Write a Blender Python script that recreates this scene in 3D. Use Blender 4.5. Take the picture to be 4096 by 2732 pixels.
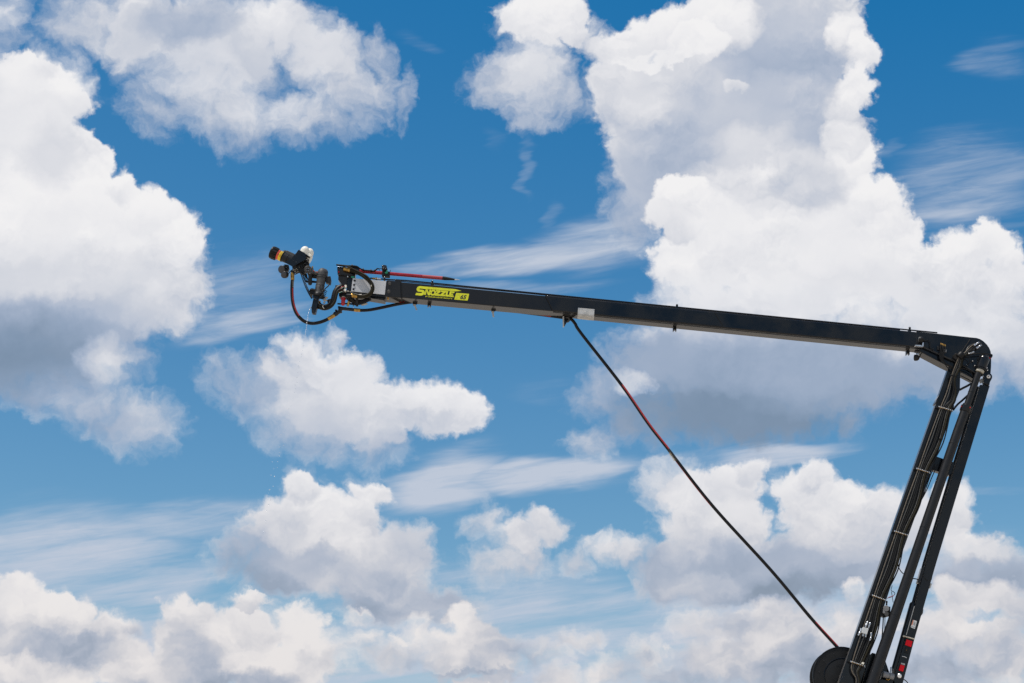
import bpy, bmesh, math, random
from mathutils import Vector, Matrix

scene = bpy.context.scene
for o in list(bpy.data.objects):
    bpy.data.objects.remove(o)
rad = math.radians

# ------------------------------------------------------------------ camera
PITCH = rad(19.0)
FPX = 6495.0                      # focal length in photo pixels (35 degree field)
EYE = Vector((0.0, 0.0, 1.6))
cd = bpy.data.cameras.new('camera')
cd.sensor_width = 36.0
cd.lens = 36.0 * FPX / 4096.0
cd.clip_start = 0.1
cd.clip_end = 20000.0
cam = bpy.data.objects.new('camera', cd)
scene.collection.objects.link(cam)
cam.location = EYE
cam.rotation_euler = (rad(90) + PITCH, 0, 0)
scene.camera = cam

# ------------------------------------------------------------------ sun, exposure
SUN_DIR = Vector((-0.30, -0.20, 0.93)).normalized()          # towards the sun
SUN_EL = math.asin(SUN_DIR.z)
SUN_AZ = math.atan2(SUN_DIR.x, SUN_DIR.y)
sd = bpy.data.lights.new('sun', 'SUN')
sd.energy = 4.0
sd.angle = rad(0.53)
sd.color = (1.0, 0.955, 0.89)
sun = bpy.data.objects.new('sun', sd)
scene.collection.objects.link(sun)
sun.rotation_euler = SUN_DIR.to_track_quat('Z', 'Y').to_euler()
sun.location = (0, 0, 60)
vs = scene.view_settings
scene.display_settings.display_device = 'sRGB'
vs.view_transform = 'Standard'
vs.look = 'None'
vs.exposure = 0.0
vs.gamma = 1.0
vs.use_curve_mapping = False
scene.render.film_transparent = False
scene.cycles.max_bounces = 6
scene.cycles.transparent_max_bounces = 8
scene.cycles.use_denoising = False
scene.cycles.use_adaptive_sampling = True
scene.cycles.adaptive_threshold = 0.01

# ------------------------------------------------------------------ sky with clouds (procedural world)
def lin(r, g, b):
    def f(c):
        c = c / 255.0
        return c / 12.92 if c <= 0.04045 else ((c + 0.055) / 1.055) ** 2.4
    return (f(r), f(g), f(b))

world = bpy.data.worlds.new('World')
scene.world = world
world.use_nodes = True
world.cycles.sampling_method = 'MANUAL'
world.cycles.sample_map_resolution = 512
WT = world.node_tree
WT.nodes.clear()

class G:
    """small helper to chain world nodes"""
    @staticmethod
    def link(sock, v):
        if v is None:
            return
        if isinstance(v, bpy.types.NodeSocket):
            WT.links.new(v, sock)
        else:
            sock.default_value = v
    @staticmethod
    def m(op, a, b=None, c=None, clamp=False):
        n = WT.nodes.new('ShaderNodeMath'); n.operation = op; n.use_clamp = clamp
        G.link(n.inputs[0], a); G.link(n.inputs[1], b)
        if c is not None: G.link(n.inputs[2], c)
        return n.outputs[0]
    @staticmethod
    def v(op, a, b=None, c=None, scale=None):
        n = WT.nodes.new('ShaderNodeVectorMath'); n.operation = op
        G.link(n.inputs[0], a); G.link(n.inputs[1], b)
        if c is not None: G.link(n.inputs[2], c)
        if scale is not None: G.link(n.inputs['Scale'], scale)
        return n.outputs['Value'] if op in ('DOT_PRODUCT', 'LENGTH', 'DISTANCE') else n.outputs['Vector']
    @staticmethod
    def xyz(x, y, z):
        n = WT.nodes.new('ShaderNodeCombineXYZ')
        G.link(n.inputs[0], x); G.link(n.inputs[1], y); G.link(n.inputs[2], z)
        return n.outputs[0]
    @staticmethod
    def sep(a):
        n = WT.nodes.new('ShaderNodeSeparateXYZ'); G.link(n.inputs[0], a)
        return n.outputs
    @staticmethod
    def noise(vec, scale, detail, rough, color=False, dim='2D', dist=0.0, w=None):
        n = WT.nodes.new('ShaderNodeTexNoise'); n.noise_dimensions = dim
        G.link(n.inputs['Vector'], vec)
        n.inputs['Scale'].default_value = scale; n.inputs['Detail'].default_value = detail
        n.inputs['Roughness'].default_value = rough; n.inputs['Distortion'].default_value = dist
        return n.outputs['Color'] if color else n.outputs['Fac']
    @staticmethod
    def voro(vec, scale, detail, rough, smooth=0.6):
        n = WT.nodes.new('ShaderNodeTexVoronoi'); n.voronoi_dimensions = '2D'; n.feature = 'SMOOTH_F1'
        n.normalize = True
        G.link(n.inputs['Vector'], vec)
        n.inputs['Scale'].default_value = scale; n.inputs['Detail'].default_value = detail
        n.inputs['Roughness'].default_value = rough; n.inputs['Smoothness'].default_value = smooth
        return n.outputs['Distance']
    @staticmethod
    def maprange(x, a, b, c=0.0, d=1.0, kind='SMOOTHSTEP'):
        n = WT.nodes.new('ShaderNodeMapRange'); n.interpolation_type = kind; n.clamp = True
        for i, q in enumerate((x, a, b, c, d)): G.link(n.inputs[i], q)
        return n.outputs[0]
    @staticmethod
    def mixv(f, a, b):
        n = WT.nodes.new('ShaderNodeMix'); n.data_type = 'VECTOR'; n.clamp_factor = True
        G.link(n.inputs[0], f); G.link(n.inputs[4], a); G.link(n.inputs[5], b)
        return n.outputs[1]
    @staticmethod
    def mixf(f, a, b):
        n = WT.nodes.new('ShaderNodeMix'); n.data_type = 'FLOAT'; n.clamp_factor = True
        G.link(n.inputs[0], f); G.link(n.inputs[2], a); G.link(n.inputs[3], b)
        return n.outputs[0]
    @staticmethod
    def mixc(f, a, b):
        n = WT.nodes.new('ShaderNodeMix'); n.data_type = 'RGBA'; n.clamp_factor = True
        G.link(n.inputs[0], f)
        for s, q in ((n.inputs[6], a), (n.inputs[7], b)):
            G.link(s, q if isinstance(q, bpy.types.NodeSocket) else (*q, 1.0))
        return n.outputs[2]

# a chart of the sky: tangent plane at azimuth 0 (the +Y heading), elevation 19 degrees.
# Clouds are listed in chart units; 1 unit is about 1.54 degrees.
SKY_STRENGTH = 0.10
F_ = Vector((0, math.cos(rad(19)), math.sin(rad(19))))
U_ = Vector((0, -math.sin(rad(19)), math.cos(rad(19))))
tc = WT.nodes.new('ShaderNodeTexCoord')
D = tc.outputs['Generated']
fwd_raw = G.v('DOT_PRODUCT', D, tuple(F_))
fwd = G.m('MAXIMUM', fwd_raw, 0.15)
KX = 37.28
cx_ = G.m('MULTIPLY_ADD', G.m('DIVIDE', G.v('DOT_PRODUCT', D, (1, 0, 0)), fwd), KX, 11.755)
cy_ = G.m('MULTIPLY_ADD', G.m('DIVIDE', G.v('DOT_PRODUCT', D, tuple(U_)), fwd), -KX, 7.84)
P = G.xyz(cx_, cy_, 0.0)

# cumulus: (op, cx, cy, rx, ry, rotation, brightness, softness[, edge sharpness])
# op a = adds body and paints it, p = paints only, h = cuts a gap
CUMULUS = [
 # far left tower
 ('a',20,40,40,75,0,0.86,.55),
 ('a',60,230,150,110,0,.92,.03),('a',150,160,45,45,0,.95,.03),('a',180,215,52,62,0,.95,.03),
 ('a',90,400,165,140,0,.86,.05),('a',205,345,42,45,0,.92,.05),
 ('a',170,530,270,150,15,.93,.03),('a',285,430,45,45,0,.95,.03),('a',370,500,75,60,30,.95,.03),('a',425,575,58,72,0,.94,.03),
 ('a',350,640,148,100,10,.88,.08),
 ('a',150,690,300,130,0,.80,.1),('a',100,800,240,120,0,.56,.15),('a',100,890,160,70,15,0.64,.35),
 ('a',370,715,80,60,0,0.85,.3),('a',430,660,65,60,0,.85,.2),
 ('a',240,825,78,72,0,0.86,.3),('a',310,965,105,70,12,0.75,.55),('a',200,930,110,60,20,0.69,.5),
 ('p',120,745,360,110,0,.68,.15,.9),('p',40,815,320,125,0,.46,.15,1.0),('p',110,360,90,100,0,.84,.05),('p',90,180,80,40,-10,.95,.03),('p',120,520,170,70,0,.94,.03),('p',80,640,260,50,0,.82,.05),
 ('p',240,830,80,75,0,.84,.25,1.0),
 # top left bank
 ('a',190,50,95,62,0,0.79,.65),('a',330,70,120,100,0,0.81,.4),('a',480,120,170,150,20,.78,.25),('a',460,190,130,90,30,.82,.25),
 ('a',520,245,140,85,20,0.84,.55),('a',640,60,120,80,20,0.86,.4),('a',740,130,120,90,30,.83,.25),('a',800,208,102,72,20,.80,.3),
 ('a',680,260,120,60,0,0.84,.5),('a',360,240,65,65,0,0.80,.9),('a',560,310,60,40,0,0.73,.9),('a',770,282,55,38,0,0.80,.9),
 ('a',876,140,28,70,-10,0.77,.7),('a',928,220,20,55,10,0.71,.9),
 ('p',420,50,140,60,0,.68,.4,1.3),('p',470,180,110,90,30,.84,.25,1.2),('p',760,140,80,60,30,.86,.25),
 # middle top
 ('a',1180,170,105,70,-20,0.79,.4),('a',1235,170,80,100,0,0.85,.3),('a',1230,250,62,50,0,0.79,.5),('a',1300,225,52,45,0,0.79,.7),
 ('a',1360,95,60,40,30,0.86,.4),('a',1240,35,110,60,0,.93,.05),('a',1310,50,45,55,0,.92,.05),
 ('p',1228,150,50,35,0,.86,.2),
 # great right cumulus
 ('a',1450,470,70,90,0,0.71,.5),('a',1500,360,110,100,20,.74,.1),
 ('a',1470,230,120,110,20,.80,.06),('a',1600,280,200,160,0,.72,.05),('a',1800,300,190,170,0,.71,.05),('a',1800,60,190,150,0,.70,.04),
 ('a',1430,120,75,52,-20,.92,.1),('a',1510,80,72,58,0,.94,.03),('a',1560,70,55,48,0,.95,.02),('a',1650,50,92,75,0,.94,.03),('a',1590,110,85,50,-15,.93,.04,3),
 ('a',1950,80,45,55,0,.90,.03),('a',1985,125,42,42,0,.94,.02),('a',1965,195,48,55,0,.93,.03),('a',1938,250,45,45,0,.90,.05),
 ('a',1962,372,52,50,0,.94,.03),('a',1940,320,45,40,0,.88,.04),
 ('a',1800,480,250,130,0,.83,.05),('a',2020,480,85,72,40,.94,.03),('a',2060,545,60,62,0,.93,.03),
 ('a',1620,580,130,120,0,.93,.04,2.5),('a',1560,480,78,75,0,.93,.03,3),('a',1850,610,260,140,0,.90,.05),
 ('a',1560,650,62,70,-40,.92,.06),('a',1525,690,40,32,-30,.92,.06),('a',1700,730,250,100,0,.87,.1),('a',1990,745,110,60,0,.86,.1),
 ('a',2150,625,160,72,-20,.91,.06),('a',2285,570,52,62,0,.92,.06),('a',2320,620,60,60,0,.9,.06),('a',2200,710,200,110,0,.85,.08),('a',2310,800,110,90,0,.79,.2),
 ('a',1900,850,280,110,0,.66,.2),('a',1650,830,260,110,0,.66,.25),('a',2180,840,160,95,0,0.85,.3),
 ('a',1500,800,100,62,-20,0.75,.4),('a',1420,885,105,52,-20,0.81,.4),('a',1490,950,110,70,0,0.65,.4),('a',1700,930,260,95,0,0.61,.35),('a',1960,960,36,44,0,0.75,.6),
 ('a',1370,1015,60,35,-10,0.77,.6),
 ('p',1700,910,500,165,0,.53,.3,1.0),('p',1720,960,420,105,0,.44,.3,1.0),('p',2060,885,380,85,-4,.58,.3,1.0),('p',1800,860,420,60,0,.60,.3,.9),('p',1500,820,150,60,0,.60,.3),('p',1720,330,110,55,0,.84,.05,1.1),('p',1695,200,32,16,-10,.93,.0,1.6),('p',1480,240,80,60,0,.84,.05),
 ('p',1800,220,150,60,0,.70,.05),('p',1860,420,120,60,10,.78,.05),('p',1640,500,100,70,0,.95,.03),('p',1900,560,160,80,0,.94,.03),('p',1530,130,130,26,-8,.95,.03,3),
 ('p',1460,880,50,30,0,.84,.3),('p',2000,700,260,60,0,.9,.1),
 ('h',1338,180,14,34,0,0,0),
 # right edge cloud over the boom
 # centre left cloud
 ('a',650,900,112,80,0,0.79,.4),('a',560,885,90,55,30,0.69,.8),('a',780,960,150,62,0,0.78,.4),('a',700,985,120,60,20,0.73,.6),('a',870,1015,60,48,0,0.71,.8),
 ('a',720,835,82,60,40,.83,.15),('a',770,790,28,30,0,.85,.2),('a',800,885,110,72,30,.84,.12),('a',880,930,140,58,5,.82,.12),('a',960,935,112,60,0,.86,.1),('a',1032,948,96,58,0,.87,.08),
 ('p',960,975,160,35,0,.78,.25),('p',740,860,60,50,40,.88,.15),
 # lower left cumulus
 ('a',560,1255,100,45,-20,0.65,.5),('a',680,1290,150,80,0,.58,.3),('a',930,1270,82,80,0,.72,.15),('a',930,1390,170,50,0,.66,.4),
 ('a',850,1330,140,70,0,.78,.15),('a',790,1270,120,80,0,.83,.08),('a',740,1200,110,80,0,.86,.05),('a',640,1195,80,52,0,.84,.08),('a',690,1118,55,38,0,.87,.06),
 ('a',848,1130,48,36,0,.86,.06),('a',832,1190,45,60,0,.85,.08),
 ('p',790,1230,110,45,35,.92,.05),('p',700,1290,110,45,0,.62,.2),('p',860,1395,150,30,5,.62,.3),
 # bottom left cumulus row
 ('a',60,1490,210,95,0,.76,.06),('a',40,1380,90,58,0,.88,.04),('a',130,1400,60,50,0,.90,.04),('a',188,1412,40,42,0,.90,.04),('a',180,1460,52,50,0,.90,.05),
 ('a',70,1560,150,50,0,.88,.06),('p',40,1470,90,40,0,.76,.05),
 ('a',310,1545,110,60,0,.86,.08),('a',255,1455,48,40,0,.89,.04),('a',300,1440,30,22,0,.86,.15),('a',290,1500,60,40,0,.90,.05),
 ('a',420,1550,90,50,0,.88,.05),('a',480,1490,140,90,0,.78,.06),('a',440,1412,72,42,20,.86,.06),('a',560,1460,90,80,0,.87,.06),('a',590,1378,50,24,0,.90,.03,3),
 ('a',690,1450,62,70,0,.85,.1),('a',640,1530,170,62,0,.86,.08),('a',740,1500,60,50,0,.72,.15),
 ('a',810,1420,28,22,0,0.86,.5),('a',960,1450,40,45,0,0.86,.5),
 # small pyramid cumulus bottom centre
 ('a',1060,1500,125,58,0,.88,.08),('a',1062,1420,42,40,0,.93,.03),('a',1085,1470,65,52,0,.93,.04),('a',1150,1500,60,48,0,.91,.05),('a',1000,1500,60,40,0,.86,.2),
 ('p',1080,1556,180,22,0,.64,.2,2),
 ('a',900,1505,75,38,0,.78,.4),('a',820,1475,42,28,0,.78,.4),('a',1240,1505,60,28,0,.78,.5),('a',1330,1470,55,22,-8,.76,.6),('a',1400,1540,70,38,0,.80,.4),('a',1290,1555,60,26,0,.74,.4),
 # small torn clouds, centre
 ('a',1110,1195,42,42,0,0.79,.5),('a',1175,1290,90,45,0,0.75,.6),('a',1180,1235,62,50,0,0.83,.4),('a',1250,1212,60,45,0,.82,.2),
 ('a',1430,1268,90,34,10,.84,.15),('a',1515,1292,60,26,25,.82,.2),('a',1330,1290,30,25,0,0.75,.8),
 # lower right cumulus range
 ('a',1540,1115,75,65,0,0.86,.4),('a',1600,1310,150,90,0,.60,.2),('a',1760,1320,170,80,0,.56,.2),('a',1900,1290,160,80,0,.62,.15),
 ('a',1600,1150,80,62,0,.83,.12),('a',1640,1210,140,90,0,.85,.08),('a',1700,1115,60,50,0,.87,.05),('a',1732,1080,30,34,0,.87,.05),
 ('a',2060,1185,105,72,0,.84,.08),('a',1920,1190,125,82,0,.85,.06),('a',1860,1140,95,62,25,.89,.05),('a',1872,1092,45,38,0,.89,.04),
 ('a',2190,1180,58,75,-20,.86,.08),('a',2260,1270,115,58,20,.84,.1),('a',2260,1330,140,55,0,.62,.25),
 ('p',1690,1180,80,50,0,.91,.05),('p',1880,1170,80,40,20,.92,.05),('p',1760,1300,150,40,0,.62,.2),('p',1620,1345,120,40,0,.66,.2),
 # bottom right
 ('a',1480,1500,50,42,0,.88,.06),('a',1525,1545,65,40,0,.89,.06),('a',1640,1442,100,40,0,.76,.15),('a',1760,1435,120,58,0,.76,.15),
 ('a',1700,1515,170,62,0,.62,.25),('a',1850,1490,120,80,0,.68,.15),('a',1965,1365,24,30,0,0.86,.3),('a',1930,1440,60,50,0,0.86,.3),
 ('a',2200,1375,60,45,0,.86,.06),('a',2290,1400,90,62,0,.87,.06),('a',2200,1450,110,60,0,.86,.08),('a',2300,1510,110,70,0,.66,.15),('a',2170,1540,110,50,0,.64,.3),
 ('h',2265,1415,26,8,0,0,0),('p',1800,1550,330,45,0,.60,.2,1.0),('p',2250,1555,220,40,0,.60,.2,1.0),('p',130,1480,160,30,0,.70,.1,1.0),('p',430,1500,70,50,30,.68,.1,1.2),('p',620,1555,120,30,0,.66,.1,1.0),('p',1990,1270,120,30,0,.74,.1,1.0),('p',1700,1290,90,50,30,.60,.1,1.0),
]
VEILS = [
 (150,1265,340,115,-2,.85),(430,1210,260,60,-4,.75),(300,1340,320,60,-3,.8),(700,1250,250,100,-5,.5),
 (1030,1108,170,65,-12,.95),(1250,1095,250,38,-6,.95),(1400,1080,120,22,-6,.6),
 (1210,586,260,36,-8,.85),(1370,552,170,60,-12,.78),(1040,612,170,20,-4,.6),
 (560,735,190,34,-17,.75),(590,665,160,90,-15,.52),(480,700,110,70,-10,.55),
 (2220,400,210,95,-10,.62),(2230,460,210,34,-4,.66),(2300,140,90,50,0,.42),(2240,520,180,14,-5,.35),
 (1760,1040,170,20,-9,.85),(1600,1060,120,25,-8,.5),
 (1260,1415,320,95,-4,.85),(1000,1360,260,70,-4,.55),
 (1190,662,260,22,-3,.5),(2300,1120,120,10,0,.3),(960,95,40,16,20,.25),(1212,350,22,55,10,.42),(1197,415,18,50,12,.34),(1266,492,26,22,15,.3),(1130,320,30,30,0,.2),
 (350,1555,900,170,0,.9),(1175,1500,700,170,0,.85),(1900,1490,700,190,0,.95),(2000,1330,500,100,0,.75),(1100,1380,420,90,-3,.7),
 (1250,900,90,30,-5,.2),(400,1400,300,50,-4,.4),(2050,345,30,20,0,.45),
]

# wind-torn edges: the chart is bent by fractal noise before the clouds are looked up
w1 = G.noise(P, 0.75, 4.0, 0.55, color=True)
w2 = G.noise(P, 2.6, 5.0, 0.6, color=True)
PW = G.v('MULTIPLY_ADD', G.v('SUBTRACT', w1, (0.5, 0.5, 0.5)), (0.95, 0.8, 0), P)
PW = G.v('MULTIPLY_ADD', G.v('SUBTRACT', w2, (0.5, 0.5, 0.5)), (0.36, 0.36, 0), PW)

def quad(c):
    """coefficients of r*(1-q) where q is the normalised ellipse radius squared"""
    cx, cy, rx, ry, rot = c
    cx, cy, rx, ry = cx / 100, cy / 100, rx / 100, ry / 100
    ca, sa = math.cos(rad(rot)), math.sin(rad(rot))
    A = ca * ca / rx ** 2 + sa * sa / ry ** 2
    B = 2 * ca * sa * (1 / rx ** 2 - 1 / ry ** 2)
    Cc = sa * sa / rx ** 2 + ca * ca / ry ** 2
    r = 0.5 * min(rx, ry) * (max(rx, ry) / min(rx, ry)) ** 0.3
    return (-A * r, -B * r, -Cc * r), (r * (2 * A * cx + B * cy), r * (2 * Cc * cy + B * cx), r * (1 - A * cx * cx - B * cx * cy - Cc * cy * cy)), r

def forms(pt):
    s = G.sep(pt)
    x, y = s[0], s[1]
    return (G.xyz(G.m('MULTIPLY', x, x), G.m('MULTIPLY', x, y), G.m('MULTIPLY', y, y)), G.xyz(x, y, 1.0))

Q2, Q1 = forms(PW)
F = None
bright0, soft = 0.9, 0.1
YY = G.sep(PW)[1]
for b in CUMULUS:
    op, ge, br, so = b[0], b[1:6], b[6], b[7]
    sh = b[8] if len(b) > 8 else 1.2
    k2, k1, r = quad(ge)
    f = G.m('ADD', G.v('DOT_PRODUCT', Q2, k2), G.v('DOT_PRODUCT', Q1, k1))
    if op == 'h':
        F = G.m('SMOOTH_MIN', F, G.m('MULTIPLY', f, -1.0), 0.15)
        continue
    # every lobe is lit from above: brighter crown, greyer foot
    gr = (0.11 if so < 0.2 else 0.07) / (ge[3] / 100)
    if op == 'a':
        F = f if F is None else G.m('SMOOTH_MAX', F, f, 0.12)
        mk = G.m('MULTIPLY_ADD', f, sh / r, 0.3 * sh + 0.1)
        so = so * min(1.0, r / 0.42)
        ms = G.m('MULTIPLY_ADD', f, (1.1 if so > 0.1 else 2.2) / r, 1.1 * 2.3 if so > 0.1 else 1.0)
        soft = G.mixf(ms, soft, so)
        br = G.m('MULTIPLY_ADD', YY, -gr, br + gr * ge[1] / 100)
    else:
        mk = G.m('MULTIPLY', f, sh / r)
    bright0 = G.mixf(mk, bright0, br)

# the rest of the sky carries the same kind of clouds, laid out by noise over a cloud deck
ds = G.sep(D)
dz = G.m('MAXIMUM', ds[2], 0.06)
deck = G.xyz(G.m('DIVIDE', ds[0], dz), G.m('DIVIDE', ds[1], dz), 0.0)
gen = G.noise(deck, 1.3, 6.0, 0.55)
gx = G.m('SUBTRACT', G.m('ABSOLUTE', G.m('SUBTRACT', cx_, 11.755)), 13.6)
gy = G.m('SUBTRACT', G.m('ABSOLUTE', G.m('SUBTRACT', cy_, 7.84)), 9.6)
outside = G.m('MAXIMUM', G.m('MAXIMUM', gx, gy), G.m('MULTIPLY_ADD', fwd_raw, -60.0, 12.0))
gm = G.m('MINIMUM', outside, 0.0)
Fg = G.m('ADD', G.m('MULTIPLY_ADD', gen, 9.0, -4.6), gm)
# low on the horizon more distant clouds crowd together, with blue-grey bases between cream tops
lowb = G.maprange(cy_, 11.8, 15.4)
PL = G.v('MULTIPLY', PW, (0.8, 1.25, 1.0))
far = G.noise(PL, 0.75, 6.0, 0.52)
F = G.m('SMOOTH_MAX', F, G.m('MULTIPLY_ADD', far, 3.2, G.m('MULTIPLY_ADD', lowb, 1.5, -3.4)), 0.1)
bases = G.m('SUBTRACT', G.noise(PL, 0.62, 4.0, 0.5), 0.52)
bright0 = G.m('MULTIPLY_ADD', G.m('MULTIPLY', bases, lowb), -1.1, bright0)
F = G.m('SMOOTH_MAX', F, Fg, 0.2)

edge = G.mixf(soft, G.noise(PW, 2.2, 8.0, 0.56), G.noise(PW, 1.7, 9.0, 0.62))
edge_c = G.m('SUBTRACT', edge, 0.5)
amp = G.m('MULTIPLY_ADD', soft, 1.9, 0.22)
crisp = G.m('MULTIPLY_ADD', soft, -2.2, 1.0, clamp=True)
lobes = G.voro(PW, 2.1, 2.5, 0.5, 0.35)
F2 = G.m('MULTIPLY_ADD', edge_c, amp, F)
F2 = G.m('MULTIPLY_ADD', G.m('MULTIPLY_ADD', lobes, -1.0, 0.36), G.m('MULTIPLY', crisp, 0.22), F2)
wd = G.m('MULTIPLY_ADD', soft, 1.15, 0.085)
alpha = G.maprange(F2, G.m('MULTIPLY', wd, -0.6), wd)
alpha = G.m('MULTIPLY', alpha, G.m('MULTIPLY_ADD', soft, -0.22, 1.0))

# billow relief seen against the sun, two sizes
SUNC = (-0.28, -0.96)
def relief(scale, detail, rough, d, pt):
    off = G.v('ADD', pt, (SUNC[0] * d, SUNC[1] * d, 0))
    a = G.noise(pt, scale, detail, rough); b = G.noise(off, scale, detail, rough)
    return G.m('SUBTRACT', a, b)
def relief_v(scale, detail, rough, d, pt):
    off = G.v('ADD', pt, (SUNC[0] * d, SUNC[1] * d, 0))
    a = G.voro(pt, scale, detail, rough); b = G.voro(off, scale, detail, rough)
    return G.m('SUBTRACT', b, a)
PV = G.v('MULTIPLY_ADD', G.v('SUBTRACT', w2, (0.5, 0.5, 0.5)), (0.5, 0.5, 0), P)
r1 = relief(0.8, 5.0, 0.5, 0.35, PV)
r2 = relief_v(2.1, 2.5, 0.5, 0.10, PW)
r0 = relief(0.42, 3.0, 0.45, 0.6, PV)
rel = G.m('ADD', G.m('MULTIPLY', r0, 0.30), G.m('ADD', G.m('MULTIPLY', r1, 0.22), G.m('MULTIPLY', r2, 0.20)))
where = G.maprange(G.noise(P, 0.55, 2.0, 0.5), 0.36, 0.62, 0.15, 1.0)      # billows show in patches, other parts stay smooth
rel = G.m('MULTIPLY', rel, G.maprange(bright0, 0.5, 0.85, 0.25, 1.0))      # shaded bases stay smooth
rel = G.m('MULTIPLY', rel, G.m('MULTIPLY', where, G.m('MULTIPLY_ADD', soft, -0.6, 1.0)))
# thin edges let the blue through and scatter brightly
bright = G.m('ADD', bright0, rel)
mott = G.m('SUBTRACT', G.noise(PW, 1.2, 4.0, 0.5), 0.5)
bright = G.m('MULTIPLY_ADD', mott, 0.03, bright)

ramp = WT.nodes.new('ShaderNodeValToRGB')
G.link(ramp.inputs[0], bright)
cr = ramp.color_ramp
cr.interpolation = 'B_SPLINE'
stops = [(0.25, lin(98, 115, 134)), (0.45, lin(124, 144, 167)), (0.62, lin(163, 178, 202)), (0.78, lin(207, 210, 218)), (0.92, lin(234, 234, 237)), (1.02, lin(244, 243, 243))]
cr.elements[0].position = 0.0; cr.elements[0].color = (*stops[0][1], 1)
cr.elements[1].position = 1.0; cr.elements[1].color = (*stops[-1][1], 1)
for p_, c_ in stops[1:-1]:
    e = cr.elements.new((p_ - 0.25) / 0.77); e.color = (*c_, 1)
G.link(ramp.inputs[0], G.m('MULTIPLY_ADD', bright, 1 / 0.77, -0.25 / 0.77))
low = G.maprange(cy_, 9.5, 16.0, kind='SMOOTHSTEP')
cloud_low = G.v('MULTIPLY', ramp.outputs[0], (0.98, 0.93, 0.885))
cloud_low = G.mixc(0.22, cloud_low, lin(196, 202, 214))           # distance pales the far clouds
cloud_col = G.mixc(G.m('MULTIPLY', low, 1.0), ramp.outputs[0], cloud_low)

# thin high veils, combed along the wind
rotc = rad(-8)
sx = G.m('MULTIPLY_ADD', cx_, math.cos(rotc) * 0.22, G.m('MULTIPLY', cy_, math.sin(rotc) * 0.22))
sy = G.m('MULTIPLY_ADD', cx_, -math.sin(rotc) * 1.3, G.m('MULTIPLY', cy_, math.cos(rotc) * 1.3))
ST = G.xyz(sx, sy, 0.0)
streak = G.m('MULTIPLY_ADD', G.noise(G.v('MULTIPLY', ST, (1.6, 2.6, 1.0)), 1.6, 7.0, 0.6, dist=0.8), 0.30, G.m('MULTIPLY', G.noise(ST, 1.0, 6.0, 0.55, dist=0.4), 0.70))
PC = G.v('MULTIPLY_ADD', G.v('SUBTRACT', G.noise(ST, 0.8, 4.0, 0.55, color=True), (0.5, 0.5, 0.5)), (2.0, 0.9, 0), P)
V2, V1 = forms(PC)
acc = None
for (x, y, rx, ry, rot, opac) in VEILS:
    k2, k1, r = quad((x, y, rx * 1.15, ry * 1.3, rot))
    f = G.m('ADD', G.v('DOT_PRODUCT', V2, k2), G.v('DOT_PRODUCT', V1, k1))
    mk = G.maprange(f, -0.1 * r, r, 0.0, opac)
    acc = mk if acc is None else G.m('MAXIMUM', acc, mk)
fib = G.maprange(G.m('MULTIPLY_ADD', acc, 0.40, streak), 0.46, 1.06)
veil = G.m('MULTIPLY', G.m('MULTIPLY_ADD', fib, 1.25, 0.06), acc, clamp=True)

sky = WT.nodes.new('ShaderNodeTexSky')
sky.sky_type = 'NISHITA'
sky.sun_disc = False
sky.sun_elevation = SUN_EL
sky.sun_rotation = SUN_AZ
sky.altitude = 300.0
sky.air_density = 1.0
sky.dust_density = 0.6
sky.ozone_density = 2.5
# deep polarised blue of the photograph: one contrast grade over the whole sky
graded = G.v('MAXIMUM', G.v('MULTIPLY_ADD', sky.outputs[0], (1.32, 1.20, 0.82), (-1.25, -0.46, 1.44)), (0.06, 0.5, 1.5))
S1 = 1.0 / SKY_STRENGTH
cl = G.v('SCALE', cloud_col, scale=S1)
vc = tuple(c * S1 for c in lin(190, 200, 216))
col = G.mixc(veil, graded, vc)
col = G.mixc(alpha, col, cl)
# pale ground haze on the horizon all round
hz = G.maprange(ds[2], 0.0, 0.13, 1.0, 0.0)
col = G.mixc(hz, col, tuple(c * S1 for c in lin(196, 206, 220)))
bg = WT.nodes.new('ShaderNodeBackground')
bg.inputs['Strength'].default_value = SKY_STRENGTH
G.link(bg.inputs['Color'], col)
wo = WT.nodes.new('ShaderNodeOutputWorld')
WT.links.new(bg.outputs[0], wo.inputs['Surface'])

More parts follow.
